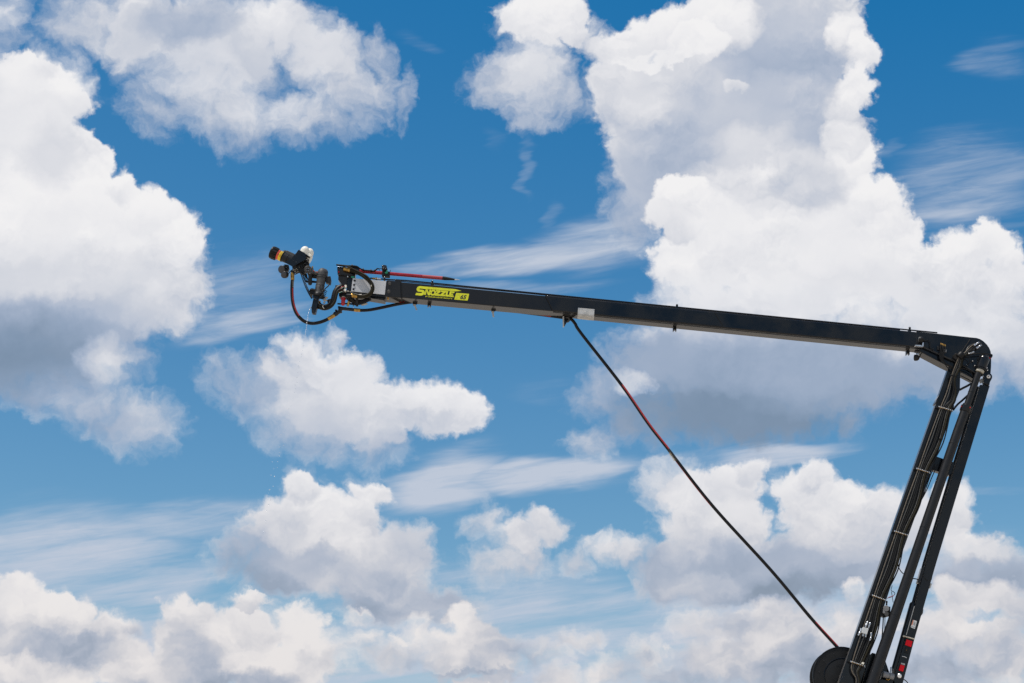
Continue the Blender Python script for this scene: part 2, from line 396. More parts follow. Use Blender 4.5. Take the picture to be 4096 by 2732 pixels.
# =====================================================================================
# materials
# =====================================================================================
def mat(name, col, rough=0.4, metal=0.0, spec=0.5, noise=0.0, nscale=30.0, bump=0.0, coat=0.0, col2=None, rvar=0.0, emit=None):
    m = bpy.data.materials.new(name); m.use_nodes = True
    nt = m.node_tree; b = nt.nodes['Principled BSDF']
    b.inputs['Base Color'].default_value = (*col, 1)
    b.inputs['Roughness'].default_value = rough
    b.inputs['Metallic'].default_value = metal
    b.inputs['Specular IOR Level'].default_value = spec
    b.inputs['Coat Weight'].default_value = coat
    if noise or bump or rvar:
        t = nt.nodes.new('ShaderNodeTexCoord')
        n = nt.nodes.new('ShaderNodeTexNoise'); n.inputs['Scale'].default_value = nscale; n.inputs['Detail'].default_value = 5
        nt.links.new(t.outputs['Object'], n.inputs['Vector'])
        if noise:
            r = nt.nodes.new('ShaderNodeMapRange'); r.inputs[1].default_value = 0.35; r.inputs[2].default_value = 0.65
            nt.links.new(n.outputs['Fac'], r.inputs[0])
            mx = nt.nodes.new('ShaderNodeMix'); mx.data_type = 'RGBA'
            c2 = col2 or tuple(c * (1 - noise) for c in col)
            mx.inputs[6].default_value = (*col, 1); mx.inputs[7].default_value = (*c2, 1)
            nt.links.new(r.outputs[0], mx.inputs[0]); nt.links.new(mx.outputs[2], b.inputs['Base Color'])
        if rvar:
            r2 = nt.nodes.new('ShaderNodeMapRange'); r2.inputs[1].default_value = 0.3; r2.inputs[2].default_value = 0.7
            r2.inputs[3].default_value = rough; r2.inputs[4].default_value = rough + rvar
            nt.links.new(n.outputs['Fac'], r2.inputs[0]); nt.links.new(r2.outputs[0], b.inputs['Roughness'])
        if bump:
            bp = nt.nodes.new('ShaderNodeBump'); bp.inputs['Strength'].default_value = bump; bp.inputs['Distance'].default_value = 0.01
            nt.links.new(n.outputs['Fac'], bp.inputs['Height']); nt.links.new(bp.outputs[0], b.inputs['Normal'])
    return m

BLACK = mat('black_paint', (0.0040, 0.0058, 0.0092), 0.10, spec=0.30, noise=0.35, nscale=3.0, rvar=0.09, bump=0.01, col2=(0.0105, 0.0108, 0.0115))
BLACK.node_tree.nodes['Principled BSDF'].inputs['Sheen Weight'].default_value = 0.34      # thin dust film
BLACK.node_tree.nodes['Principled BSDF'].inputs['Sheen Roughness'].default_value = 0.28
BLACK.node_tree.nodes['Principled BSDF'].inputs['Sheen Tint'].default_value = (1, 0.93, 0.84, 1)
NAVY = mat('navy_paint', (0.0035, 0.0085, 0.0155), 0.3, spec=0.22, noise=0.3, nscale=8, rvar=0.1)
MATTE = mat('matte_black_steel', (0.0085, 0.008, 0.008), 0.38, spec=0.28, noise=0.4, nscale=12, rvar=0.15)
PIPEM = mat('satin_black_pipe', (0.010, 0.010, 0.0115), 0.32, spec=0.3, noise=0.3, nscale=9, rvar=0.12)
RUBBER = mat('black_rubber', (0.0075, 0.007, 0.007), 0.45, spec=0.22, noise=0.35, nscale=40, bump=0.08)
CASTGREY = mat('grey_cast_metal', (0.066, 0.064, 0.063), 0.45, spec=0.4, noise=0.35, nscale=14, rvar=0.15, bump=0.05)
MIDGREY = mat('grey_valve_metal', (0.20, 0.20, 0.205), 0.45, spec=0.5, noise=0.2, nscale=20)
PLATE = mat('light_grey_paint', (0.47, 0.475, 0.49), 0.45, spec=0.4, noise=0.06, nscale=6, rvar=0.1)
GALV = mat('galvanised_sheet', (0.46, 0.455, 0.44), 0.5, metal=0.12, noise=0.28, nscale=16, rvar=0.2)
BRASS = mat('brass', (0.50, 0.29, 0.075), 0.33, metal=0.9, noise=0.35, nscale=60)
STEEL = mat('zinc_steel', (0.55, 0.56, 0.58), 0.28, metal=0.9, noise=0.2, nscale=50)
WHITE = mat('white_plastic', (0.76, 0.72, 0.62), 0.4, spec=0.5, noise=0.05, nscale=10)
REDM = mat('red_anodised', (0.36, 0.012, 0.03), 0.28, metal=0.35, noise=0.25, nscale=10)
REDP = mat('red_plastic', (0.42, 0.006, 0.014), 0.3, noise=0.3, nscale=25)
REFL = mat('red_reflector', (0.62, 0.002, 0.010), 0.3, spec=0.2)
STRIPE = mat('red_hose_stripe', (0.46, 0.030, 0.026), 0.5, noise=0.5, nscale=90)
YELLOW = mat('yellow_decal', (0.66, 0.66, 0.010), 0.42, noise=0.18, nscale=9)
ORANGE = mat('orange_print', (0.75, 0.16, 0.02), 0.45)
LBLRED = mat('red_print', (0.62, 0.06, 0.03), 0.3)
LBLYEL = mat('yellow_print', (0.78, 0.50, 0.01), 0.3)
PRINT = mat('dark_print', (0.012, 0.012, 0.014), 0.5)
PALEPRINT = mat('pale_print', (0.52, 0.42, 0.28), 0.5)
GREEN = mat('green_plastic', (0.01, 0.22, 0.12), 0.4)
LENS = mat('lamp_lens', (0.55, 0.58, 0.60), 0.08, metal=0.3)
ALUM = mat('bright_aluminium', (0.72, 0.72, 0.72), 0.3, metal=0.85)
BRAID = mat('braided_sleeve', (0.010, 0.010, 0.010), 0.5, noise=1, nscale=130, col2=(0.024, 0.019, 0.006), bump=0.2, spec=0.14)
HOSEGREY = mat('steel_braided_hose', (0.105, 0.10, 0.09), 0.4, metal=0.4, noise=0.6, nscale=45)
HOSETAN = mat('tan_braided_hose', (0.16, 0.13, 0.095), 0.5, metal=0.2, noise=0.6, nscale=45)

# concrete apron: the pale ground that lights the undersides
gm_ = bpy.data.materials.new('concrete'); gm_.use_nodes = True
_nt = gm_.node_tree; _b = _nt.nodes['Principled BSDF']; _b.inputs['Roughness'].default_value = 0.9
_t = _nt.nodes.new('ShaderNodeTexCoord'); _n = _nt.nodes.new('ShaderNodeTexNoise'); _n.inputs['Scale'].default_value = 0.35; _n.inputs['Detail'].default_value = 8
_r = _nt.nodes.new('ShaderNodeValToRGB'); _r.color_ramp.elements[0].color = (0.41, 0.355, 0.295, 1); _r.color_ramp.elements[1].color = (0.52, 0.465, 0.395, 1)
_nt.links.new(_t.outputs['Object'], _n.inputs['Vector']); _nt.links.new(_n.outputs['Fac'], _r.inputs[0]); _nt.links.new(_r.outputs[0], _b.inputs['Base Color'])

# water
WATER = bpy.data.materials.new('water'); WATER.use_nodes = True
_wb = WATER.node_tree.nodes['Principled BSDF']
_wb.inputs['Base Color'].default_value = (0.93, 0.96, 1, 1); _wb.inputs['Roughness'].default_value = 0.04
_wb.inputs['IOR'].default_value = 1.333; _wb.inputs['Transmission Weight'].default_value = 0.75

# =====================================================================================
# geometry helpers. The machine stands in one vertical plane 30 m from the eye; it is drawn
# there from an elevation drawing (drawing units -> metres by at()), y = metres behind the boom's face
# =====================================================================================
YF = 30.0
PXM = 0.00488
_fw = Vector((0, math.cos(PITCH), math.sin(PITCH))); _up = Vector((0, -math.sin(PITCH), math.cos(PITCH)))
def at(px, py, y=0.0):
    d = _fw + Vector((1, 0, 0)) * ((px - 2048) / FPX) + _up * ((1366 - py) / FPX)
    return EYE + d * ((YF + y) / d.y)
SHEETS = {0: (0, 0, 1), 1: (1050, 950, 4.1275), 2: (1300, 1000, 4.7525), 3: (1500, 1000, 3.918), 4: (2050, 1050, 2.475), 5: (3000, 1150, 2.351),
          6: (3550, 1280, 3.7326), 7: (3500, 1450, 3.136), 8: (3400, 1850, 3.136), 9: (3200, 2250, 3.2533), 10: (2200, 1200, 3.1367),
          11: (2600, 1700, 1.65), 12: (1000, 1200, 1.5675), 13: (3240, 2540, 7.347), 14: (1640, 1120, 9.042), 15: (3540, 2420, 11.2)}
def px(z, x, y):
    o = SHEETS[z]
    return (o[0] + x / o[2], o[1] + y / o[2])
def pt(z, x, y, dy=0.0):
    a = px(z, x, y)
    return at(a[0], a[1], dy)
def pts(z, lst, dy=0.0):
    return [pt(z, p[0], p[1], p[2] if len(p) > 2 else dy) for p in lst]
def rz(z, r):
    return r / SHEETS[z][2] * PXM
def spline(P, n=8):
    out = []
    for i in range(len(P) - 1):
        p0 = P[max(i - 1, 0)]; p1 = P[i]; p2 = P[i + 1]; p3 = P[min(i + 2, len(P) - 1)]
        for k in range(n):
            t = k / n
            out.append(0.5 * ((2 * p1) + (p2 - p0) * t + (2 * p0 - 5 * p1 + 4 * p2 - p3) * t * t + (3 * p1 - p0 - 3 * p2 + p3) * t ** 3))
    out.append(P[-1].copy())
    return out

class MB:
    def __init__(s):
        s.v = []; s.f = []
    def add(s, v, f):
        o = len(s.v); s.v += [Vector(p) for p in v]; s.f += [tuple(i + o for i in q) for q in f]
        return s
    def prism(s, z, poly, y0, y1):
        """outline drawn on sheet z at depth y0, extruded straight back to y1"""
        A = pts(z, [p[:2] for p in poly], y0)
        return s.prism3(A, Vector((0, y1 - y0, 0)))
    def prism3(s, A, d):
        n = len(A)
        B = [a + d for a in A]
        ar = sum((A[i].x * A[(i + 1) % n].z - A[(i + 1) % n].x * A[i].z) for i in range(n))
        front = tuple(range(n)); back = tuple(range(2 * n - 1, n - 1, -1))
        f = [front, back] + [(i, i + n, (i + 1) % n + n, (i + 1) % n) for i in range(n)]
        if ar < 0:
            f = [tuple(reversed(q)) for q in f]
        return s.add(A + B, f)
    def tube(s, P, r, n=12, caps=True, arc=None, up=None):
        m = len(P); R = r if isinstance(r, (list, tuple)) else [r] * m
        T = [(P[min(i + 1, m - 1)] - P[max(i - 1, 0)]).normalized() for i in range(m)]
        u = up or Vector((0, -1, 0))
        u = (u - T[0] * u.dot(T[0]))
        if u.length < 1e-4: u = Vector((1, 0, 0)) - T[0] * T[0].x
        u.normalize()
        V = []
        for i in range(m):
            if i:
                u = u - T[i] * u.dot(T[i]); u.normalize()
            w = T[i].cross(u)
            if arc:
                angs = [rad(arc[0] + (arc[1] - arc[0]) * k / (n - 1)) for k in range(n)]
            else:
                angs = [2 * math.pi * k / n for k in range(n)]
            V += [P[i] + (u * math.cos(a) + w * math.sin(a)) * R[i] for a in angs]
        Fc = []
        kk = n - 1 if arc else n
        for i in range(m - 1):
            for k in range(kk):
                Fc.append((i * n + k, i * n + (k + 1) % n, (i + 1) * n + (k + 1) % n, (i + 1) * n + k))
        if caps and not arc:
            Fc.append(tuple(range(n - 1, -1, -1))); Fc.append(tuple((m - 1) * n + k for k in range(n)))
        return s.add(V, Fc)
    def lathe(s, a, b, prof, n=24):
        """profile (t along a-b, radius in metres)"""
        ax = b - a
        P = [a + ax * t for t, _ in prof]
        T = ax.normalized()
        u = Vector((0, -1, 0)) - T * (-T.y)
        if u.length < 1e-3: u = Vector((1, 0, 0)) - T * T.x
        u.normalize(); w = T.cross(u)
        V = []; Fc = []
        for (p, (_, r)) in zip(P, prof):
            V += [p + (u * math.cos(2 * math.pi * k / n) + w * math.sin(2 * math.pi * k / n)) * max(r, 1e-4) for k in range(n)]
        for i in range(len(P) - 1):
            for k in range(n):
                Fc.append((i * n + k, i * n + (k + 1) % n, (i + 1) * n + (k + 1) % n, (i + 1) * n + k))
        Fc.append(tuple(range(n - 1, -1, -1))); Fc.append(tuple((len(P) - 1) * n + k for k in range(n)))
        return s.add(V, Fc)
    def disc(s, z, x, y, r, y0, y1, n=20):
        return s.lathe(pt(z, x, y, y0), pt(z, x, y, y0) + Vector((0, y1 - y0, 0)), [(0, rz(z, r)), (1, rz(z, r))], n)
    def ball(s, c, rx, ry=None, rzz=None, n=14, rot=None):
        ry = ry or rx; rzz = rzz or rx
        V = []; Fc = []; m = n // 2 + 1
        for i in range(m + 1):
            th = math.pi * i / m
            for k in range(n):
                a = 2 * math.pi * k / n
                q = Vector((rx * math.sin(th) * math.cos(a), ry * math.sin(th) * math.sin(a), rzz * math.cos(th)))
                if rot: q = rot @ q
                V.append(c + q)
        for i in range(m):
            for k in range(n):
                Fc.append((i * n + k, (i + 1) * n + k, (i + 1) * n + (k + 1) % n, i * n + (k + 1) % n))
        return s.add(V, Fc)
    def bar(s, a, b, w, h):
        """box bar between two points, w across in the drawing plane, h in depth"""
        T = (b - a).normalized(); d = Vector((0, 1, 0)); d = (d - T * d.dot(T)).normalized(); c = T.cross(d)
        V = []
        for p in (a, b):
            for (i, j) in ((-1, -1), (1, -1), (1, 1), (-1, 1)):
                V.append(p + c * (i * w / 2) + d * (j * h / 2))
        return s.add(V, [(3, 2, 1, 0), (4, 5, 6, 7), (0, 1, 5, 4), (1, 2, 6, 5), (2, 3, 7, 6), (3, 0, 4, 7)])
    def build(s, name, m, parent=None, bevel=0.0, seg=2, smooth=True, label=None):
        me = bpy.data.meshes.new(name)
        off = ORG.get(parent.name, Vector()) if parent else Vector()
        me.from_pydata([tuple(p - off) for p in s.v], [], s.f)
        me.validate()
        bmx = bmesh.new(); bmx.from_mesh(me)
        bmesh.ops.recalc_face_normals(bmx, faces=bmx.faces)
        bmx.to_mesh(me); bmx.free()
        me.materials.append(m)
        if smooth:
            me.polygons.foreach_set('use_smooth', [True] * len(me.polygons))
            me.set_sharp_from_angle(angle=rad(38))
        o = bpy.data.objects.new(name, me); scene.collection.objects.link(o)
        if parent:
            o.parent = parent; ORG[o.name] = off
        if bevel:
            bv = o.modifiers.new('bevel', 'BEVEL'); bv.width = bevel; bv.segments = seg; bv.limit_method = 'ANGLE'; bv.angle_limit = rad(40)
            bv.harden_normals = False
        if label: o['label'] = label
        return o

ORG = {}
def thing(name, label, cat, loc, group=None):
    o = bpy.data.objects.new(name, None); scene.collection.objects.link(o)
    o.empty_display_size = 0.2
    o.location = loc; o['label'] = label; o['category'] = cat
    if group: o['group'] = group
    ORG[o.name] = Vector(loc)
    return o
def repeat(src, moves):
    """further copies of one part, sharing its mesh, moved by the given vectors"""
    out = []
    for d in moves:
        c = src.copy(); scene.collection.objects.link(c); c.parent = src.parent; c.location = src.location + d
        ORG[c.name] = ORG.get(src.name, Vector())
        out.append(c)
    return out
def lettering(text, z, a, b, cap, y0, y1, name, m, parent, shear=0.25, bold=0.02, outline=False):
    """raised lettering between two baseline points, cap height in sheet units"""
    cu = bpy.data.curves.new('lettering', 'FONT'); cu.body = text; cu.size = 1.0; cu.shear = shear; cu.offset = bold
    cu.resolution_u = 3
    to = bpy.data.objects.new('lettering_source', cu); scene.collection.objects.link(to)
    bpy.context.view_layer.update()
    me = bpy.data.meshes.new_from_object(to.evaluated_get(bpy.context.evaluated_depsgraph_get()))
    bpy.data.objects.remove(to); bpy.data.curves.remove(cu)
    xs = [v.co.x for v in me.vertices]; ys = [v.co.y for v in me.vertices]
    x0, x1, h = min(xs), max(xs), max(ys) - min(min(ys), 0)
    A = Vector(a); B = Vector(b); ln = (B - A)
    nrm = Vector((ln.y, -ln.x)).normalized()
    V = []
    for v in me.vertices:
        q = A + ln * ((v.co.x - x0) / (x1 - x0)) + nrm * (v.co.y / h * cap)
        V.append(pt(z, q.x, q.y, y0))
    off = Vector((0, y1 - y0, 0))
    mb = MB(); n = len(V)
    mb.add(V + [p + off for p in V], [tuple(p.vertices) for p in me.polygons])
    # rim faces along the open edges
    cnt = {}
    for p in me.polygons:
        vv = list(p.vertices)
        for i in range(len(vv)):
            e = (vv[i], vv[(i + 1) % len(vv)])
            k = tuple(sorted(e)); cnt[k] = (cnt.get(k, (0, e))[0] + 1, e)
    for k, (c, e) in cnt.items():
        if c == 1: mb.f.append((e[1], e[0], e[0] + n, e[1] + n))
    bpy.data.meshes.remove(me)
    return mb.build(name, m, parent, smooth=False)

# =====================================================================================
# ground
# =====================================================================================
g = MB().add([(-3000, -3000, 0), (3000, -3000, 0), (3000, 3000, 0), (-3000, 3000, 0)], [(0, 1, 2, 3)]).build('ground', gm_)
g['kind'] = 'structure'

# =====================================================================================
# upper boom
# =====================================================================================
boom = thing('boom_arm', 'long black box-section upper boom with yellow lettering, sloping down to the right-hand elbow', 'boom arm', pt(6, 1045, 535, 0.15))
BD = 0.34
MB().prism(0, [(1602, 1127.5), (2300, 1194.5), (2300, 1252.5), (1603, 1189.5)], 0.010, BD - 0.01).build('inner_section', BLACK, boom, bevel=0.014, seg=3)
MB().prism(0, [(1546, 1120.5), (1602.5, 1125), (1605, 1191), (1539, 1185.5)], -0.004, BD).build('end_sleeve', BLACK, boom, bevel=0.012, seg=3)
MB().prism(0, [(1602.4, 1124), (1605, 1124.4), (1607.6, 1191.6), (1605, 1191.4)], -0.009, BD + 0.004).build('weld_bead', MATTE, boom, bevel=0.004)
outer = [(2183, 1180.3), (3880, 1348), (3880, 1409), (3680, 1390), (2212, 1243.5)]
MB().prism(0, outer, 0.000, BD).build('outer_section', BLACK, boom, bevel=0.022, seg=3)
MB().prism(0, [(2183, 1184.5), (2858, 1251), (2891, 1305), (2212, 1240)], -0.006, 0.002).build('wrap_plate', BLACK, boom, bevel=0.003)
MB().tube(pts(0, [(2182, 1183), (2197, 1212), (2211, 1242)], -0.004), 0.011, 8).build('weld_bead', MATTE, boom)
MB().tube(pts(0, [(2859, 1250), (2876, 1278), (2891, 1304)], -0.004), 0.008, 8).build('weld_bead', MATTE, boom)
# lower edge seam and side wear strips
MB().prism(0, [(2212, 1247), (3680, 1393.5), (3680, 1396), (2212, 1249.2)], 0.03, 0.05).build('edge_strip', MATTE, boom)
# pipes along the top
MB().tube(pts(0, [(1480, 1112.5), (1560, 1119), (1620, 1121.5), (2100, 1168.5), (2700, 1227.5), (3749, 1331)], 0.16), 0.014, 10).build('top_pipe', BLACK, boom)
MB().tube(pts(0, [(1600, 1125), (2100, 1172.5), (2700, 1231.5), (3600, 1320)], 0.055), 0.010, 8).build('top_pipe', BLACK, boom)
mb = MB(); mb.lathe(pt(2, 900, 540, .16), pt(2, 1060, 555, .16), [(0, .02), (.4, .021), (.42, .03), (.55, .03), (.56, .02), (1, .02)])
mb.build('pipe_fitting', BRASS, boom)
MB().lathe(pt(2, 960, 548, .155), pt(2, 1062, 556, .155), [(0, .022), (1, .022)]).build('pipe_sleeve', ALUM, boom)
MB().prism(2, [(1332, 550), (1440, 558), (1445, 600), (1330, 590)], .02, .2).build('top_stop', BLACK, boom, bevel=0.006)
# little guides standing on top
def guide(x, y):
    mb = MB(); mb.prism(0, [(x - 6, y + 2), (x + 6, y + 3), (x + 4.5, y - 7), (x - 4.5, y - 7.5)], .04, .12)
    mb.ball(at(x, y - 10, .08), .024)
    mb.build('hose_guide', BLACK, boom, bevel=0.002)
guide(1729, 1137); guide(2708, 1231); guide(3639, 1322)
mb = MB(); mb.prism(2, [(1112, 580), (1118, 515), (1132, 503), (1145, 515), (1150, 582)], .03, .06); mb.build('lifting_lug', BLACK, boom, bevel=.003)
MB().disc(2, 1132, 522, 8, .028, .02).build('pin', STEEL, boom)
# hooks and hose arms hanging below
def hook(x, y):
    mb = MB()
    mb.prism(0, [(x - 7, y - 9), (x + 7, y - 8), (x + 7, y + 9), (x + 3.5, y + 9), (x + 3, y + 4), (x - 3, y + 4), (x - 3.5, y + 9), (x - 7, y + 9)], .18, .26)
    mb.build('hose_hook', BLACK, boom, bevel=.003)
hook(1717, 1217); hook(2699, 1314); hook(3632, 1409)
def hose_arm(x, y, dx, ln):
    MB().prism(0, [(x - 4, y), (x + 3, y), (x + dx + 4, y + ln), (x + dx - 3, y + ln)], .24, .25).build('hose_arm', GALV, boom, bevel=.001)
    MB().lathe(at(x + 8, y + 1, .22), at(x + 8, y + 1, .36), [(0, .026), (.1, .03), (.3, .018), (.7, .018), (.9, .03), (1, .026)]).build('hose_roller', RUBBER, boom)
    MB().prism(0, [(x - 6, y - 7), (x + 7, y - 6), (x + 7, y + 5), (x - 5, y + 4)], .23, .33).build('roller_bracket', BLACK, boom, bevel=.003)
hose_arm(1656, 1212, 10, 28); hose_arm(1970, 1239, 3.5, 29)
MB().prism(4, [(494, 532), (512, 534), (556, 560), (515, 632), (500, 632)], .24, .255).build('pulley_bracket', BLACK, boom, bevel=.003)
MB().prism(4, [(496, 530), (511, 531), (511, 633), (498, 633)], .19, .24).build('pulley_bracket', GALV, boom, bevel=.002)
MB().lathe(pt(4, 541, 566, .25), pt(4, 541, 566, .37), [(0, .05), (.15, .06), (.35, .035), (.65, .035), (.85, .06), (1, .05)]).build('pulley', CASTGREY, boom)
# galvanised plate wrapped round the lower edge
A = pts(4, [(650, 448), (812, 462), (808, 522), (645, 506)], -0.015)
mb = MB(); mb.prism3(A, Vector((0, 0.004, 0)))
c0 = A[3] + Vector((0, 0.004, -0.004)); c1 = A[2] + Vector((0, 0.004, -0.004))
lowz = Vector((0, 0, -0.040))
mb.add([A[3], A[2], A[2] + Vector((0, .014, -.028)), A[3] + Vector((0, .014, -.028)), A[2] + Vector((0, .22, -.034)), A[3] + Vector((0, .22, -.034)),
        A[2] + Vector((0, .22, -.030)), A[3] + Vector((0, .22, -.030)), A[2] + Vector((0, .018, -.022)), A[3] + Vector((0, .018, -.022))],
       [(0, 1, 2, 3), (3, 2, 4, 5), (5, 4, 6, 7), (7, 6, 8, 9)])
mb.build('cover_plate', GALV, boom)
sc = MB().disc(4, 657, 455, 4.5, -.019, -.012, 10).build('screw', STEEL, boom)
repeat(sc, [pt(4, 802, 468, 0) - pt(4, 657, 455, 0)])

# nose box with its light grey plate
MB().prism(2, [(430, 528), (1172, 588), (1142, 892), (405, 815)], 0.004, BD - .02).build('nose_box', NAVY, boom, bevel=.012)
MB().prism(2, [(528, 535), (1166, 590), (1137, 848), (495, 786)], -.010, .002).build('nose_plate', PLATE, boom, bevel=.002)
bt = MB().lathe(pt(2, 565, 582, -.026), pt(2, 565, 582, -.009), [(0, .012), (.2, .0185), (1, .0205)], 18).build('plate_bolt', MATTE, boom)
repeat(bt, [pt(2, 553, 662, 0) - pt(2, 565, 582, 0), pt(2, 542, 742, 0) - pt(2, 565, 582, 0)])
bt = MB().lathe(pt(2, 1230, 640, -.022), pt(2, 1230, 640, -.003), [(0, .030), (.3, .035), (1, .0355)], 20).build('sleeve_bolt', CASTGREY, boom)
repeat(bt, [pt(2, 1212, 790, 0) - pt(2, 1230, 640, 0)])
MB().prism(2, [(405, 815), (620, 835), (800, 870), (1140, 895), (1140, 960), (800, 905), (420, 880)], .06, .28).build('nose_frame', BLACK, boom, bevel=.006)
ub = MB().disc(2, 960, 862, 9, .04, .07, 8).build('underside_bolt', MATTE, boom)
repeat(ub, [pt(2, x, y, .04) - pt(2, 960, 862, .04) for (x, y) in ((1030, 870), (1098, 877), (1115, 923), (1045, 918), (985, 915))])
MB().lathe(pt(2, 1195, 895, .06), pt(2, 1200, 945, .06), [(0, .012), (.3, .02), (.5, .013), (.7, .022), (1, .008)], 10).build('grease_fitting', BRASS, boom)

# lettering and panel
DY0, DY1 = .0055, .0115
S_ = [(1862, 392), (1640, 410), (1100, 365), (530, 325), (370, 303), (345, 312), (338, 330), (350, 345), (470, 358), (515, 385), (535, 430), (520, 490), (480, 535), (430, 560), (380, 562), (195, 545), (220, 463), (400, 475), (430, 465), (438, 445), (415, 430), (300, 420), (258, 395), (236, 350), (245, 300), (275, 252), (320, 227), (370, 220), (1635, 330)]
N_ = [(575, 335), (640, 341), (684, 470), (706, 348), (768, 353), (722, 552), (648, 546), (600, 410), (572, 538), (505, 532)]
Z1_ = [(950, 363), (1112, 376), (1100, 432), (1000, 508), (1092, 516), (1078, 578), (885, 562), (905, 505), (1004, 428), (932, 421)]
Z2_ = [(1128, 378), (1306, 391), (1294, 444), (1194, 522), (1282, 530), (1268, 592), (1084, 579), (1100, 518), (1200, 440), (1120, 434)]
L_ = [(1312, 391), (1386, 397), (1350, 534), (1424, 541), (1406, 602), (1275, 592)]
E_ = [(1440, 405), (1615, 420), (1600, 472), (1490, 463), (1483, 488), (1562, 495), (1548, 543), (1468, 536), (1463, 552), (1576, 560), (1558, 616), (1402, 602)]
mb = MB()
for p_ in (S_, N_, Z1_, Z2_, L_, E_):
    mb.prism(14, p_, DY0, DY1)
n = 26; ring_o = []; ring_i = []
for k in range(n):
    a = 2 * math.pi * k / n
    def el(rx, ry):
        x = rx * math.cos(a); y = ry * math.sin(a)
        return (832 + x - 0.22 * y, 458 + y + .07 * x)
    ring_o.append(el(108, 103)); ring_i.append(el(46, 52))
A = pts(14, ring_o, DY0); B = pts(14, ring_i, DY0); dd = Vector((0, DY1 - DY0, 0))
mb.add(A + B + [p + dd for p in A] + [p + dd for p in B],
       [f for k in range(n) for f in ((k, (k + 1) % n, n + (k + 1) % n, n + k), (k, 2 * n + k, 2 * n + (k + 1) % n, (k + 1) % n), (n + k, n + (k + 1) % n, 3 * n + (k + 1) % n, 3 * n + k))])
mb.build('logo_lettering', YELLOW, boom, smooth=False)
MB().disc(14, 1580, 608, 15, DY0, DY1, 12).build('logo_dot', YELLOW, boom)
lettering('BY OSHKOSH AIRPORT PRODUCTS', 14, (553, 612), (1528, 695), 46, DY0, DY1, 'small_lettering', YELLOW, boom, bold=.015)
MB().prism(14, [(1672, 464), (2118, 497), (2132, 503), (2137, 518), (2088, 728), (2080, 739), (2064, 743), (1600, 704)], DY0, DY1).build('number_panel', YELLOW, boom, smooth=False)
lettering('65', 14, (1812, 681), (2040, 698), 162, DY0 - .002, DY0 + .002, 'number_lettering', PRINT, boom, shear=.28, bold=.03)
R_ = [(1664, 668), (1702, 533), (1790, 540), (1812, 560), (1806, 598), (1782, 612), (1792, 676), (1757, 674), (1748, 616), (1718, 614), (1702, 671)]
mb = MB()
for k in range(len(R_)):
    a = Vector((*R_[k], 0)); b = Vector((*R_[(k + 1) % len(R_)], 0)); d = (b - a).normalized(); nn = Vector((-d.y, d.x, 0)) * 1.3
    mb.prism(14, [tuple((a + nn).xy), tuple((b + nn).xy), tuple((b - nn).xy), tuple((a - nn).xy)], DY0 - .0015, DY0 + .002)
mb.build('number_outline', mat('olive_print', (0.42, 0.42, 0.01), 0.5), boom, smooth=False)

# elbow end of the boom
cheek = [(430, 168), (1250, 259), (1330, 266), (1380, 282), (1430, 312), (1485, 365), (1520, 415), (1540, 465), (1551, 530), (1548, 700), (1540, 800), (1440, 830), (1300, 775), (1000, 606), (540, 392), (430, 362)]
MB().prism(6, cheek, -.012, .02).build('elbow_cheek', BLACK, boom, bevel=.006)
MB().prism(6, cheek, BD - .02, BD + .012).build('elbow_cheek', BLACK, boom, bevel=.006)
web = [(470, 180), (1250, 264), (1330, 272), (1425, 312), (1483, 370), (1535, 470), (1545, 530), (1540, 690), (1400, 840), (1290, 880), (1090, 775), (830, 652), (486, 472), (470, 420)]
MB().prism(6, web, .03, BD - .03).build('elbow_body', BLACK, boom, bevel=.01)
MB().tube(pts(6, [(520, 395), (1000, 612), (1300, 782), (1420, 838)], -.02), .016, 8).build('cheek_flange', BLACK, boom)
MB().tube(pts(6, [(1235, 285), (1180, 370), (1100, 495)], -.013), .010, 8).build('weld_bead', MATTE, boom)
MB().prism(6, [(1362, 322), (1385, 320), (1428, 380), (1412, 396), (1390, 385)], -.016, .0).build('cable_slot', PRINT, boom, bevel=.002)
MB().lathe(pt(6, 1035, 545, -.09), pt(6, 1035, 545, .0), [(0, .06), (.1, .068), (1, .07)], 24).build('pivot_boss', BLACK, boom)
MB().lathe(pt(6, 1045, 532, -.10), pt(6, 1045, 532, -.05), [(0, .026), (.2, .036), (1, .036)], 20).build('pivot_pin', STEEL, boom)
mb = MB(); mb.ball(pt(6, 1275, 480, -.05), .032); mb.lathe(pt(6, 1210, 515, -.05), pt(6, 1290, 470, -.05), [(0, .016), (.2, .024), (.6, .024), (1, .018)], 12)
mb.build('elbow_fitting', STEEL, boom)
MB().prism(6, [(1350, 560), (1560, 520), (1555, 560), (1530, 600), (1360, 640)], -.05, .0).build('sensor_plate', BLACK, boom, bevel=.004)
fb = MB().lathe(pt(6, 1303, 680, -.075), pt(6, 1303, 680, -.02), [(0, .010), (.15, .016), (1, .016)], 8).build('flange_bolt', STEEL, boom)
repeat(fb, [pt(6, x, y, -.075) - pt(6, 1303, 680, -.075) for (x, y) in ((1485, 715), (1492, 750), (1272, 610))])
MB().ball(pt(6, 1528, 567, -.06), .012).build('marker_lens', REFL, boom)
MB().prism(6, [(745, 385), (780, 392), (775, 450), (740, 445)], -.04, -.012).build('manifold_block', MATTE, boom, bevel=.003)
MB().prism(6, [(848, 432), (886, 440), (880, 482), (845, 475)], -.04, -.012).build('manifold_block', MIDGREY, boom, bevel=.003)
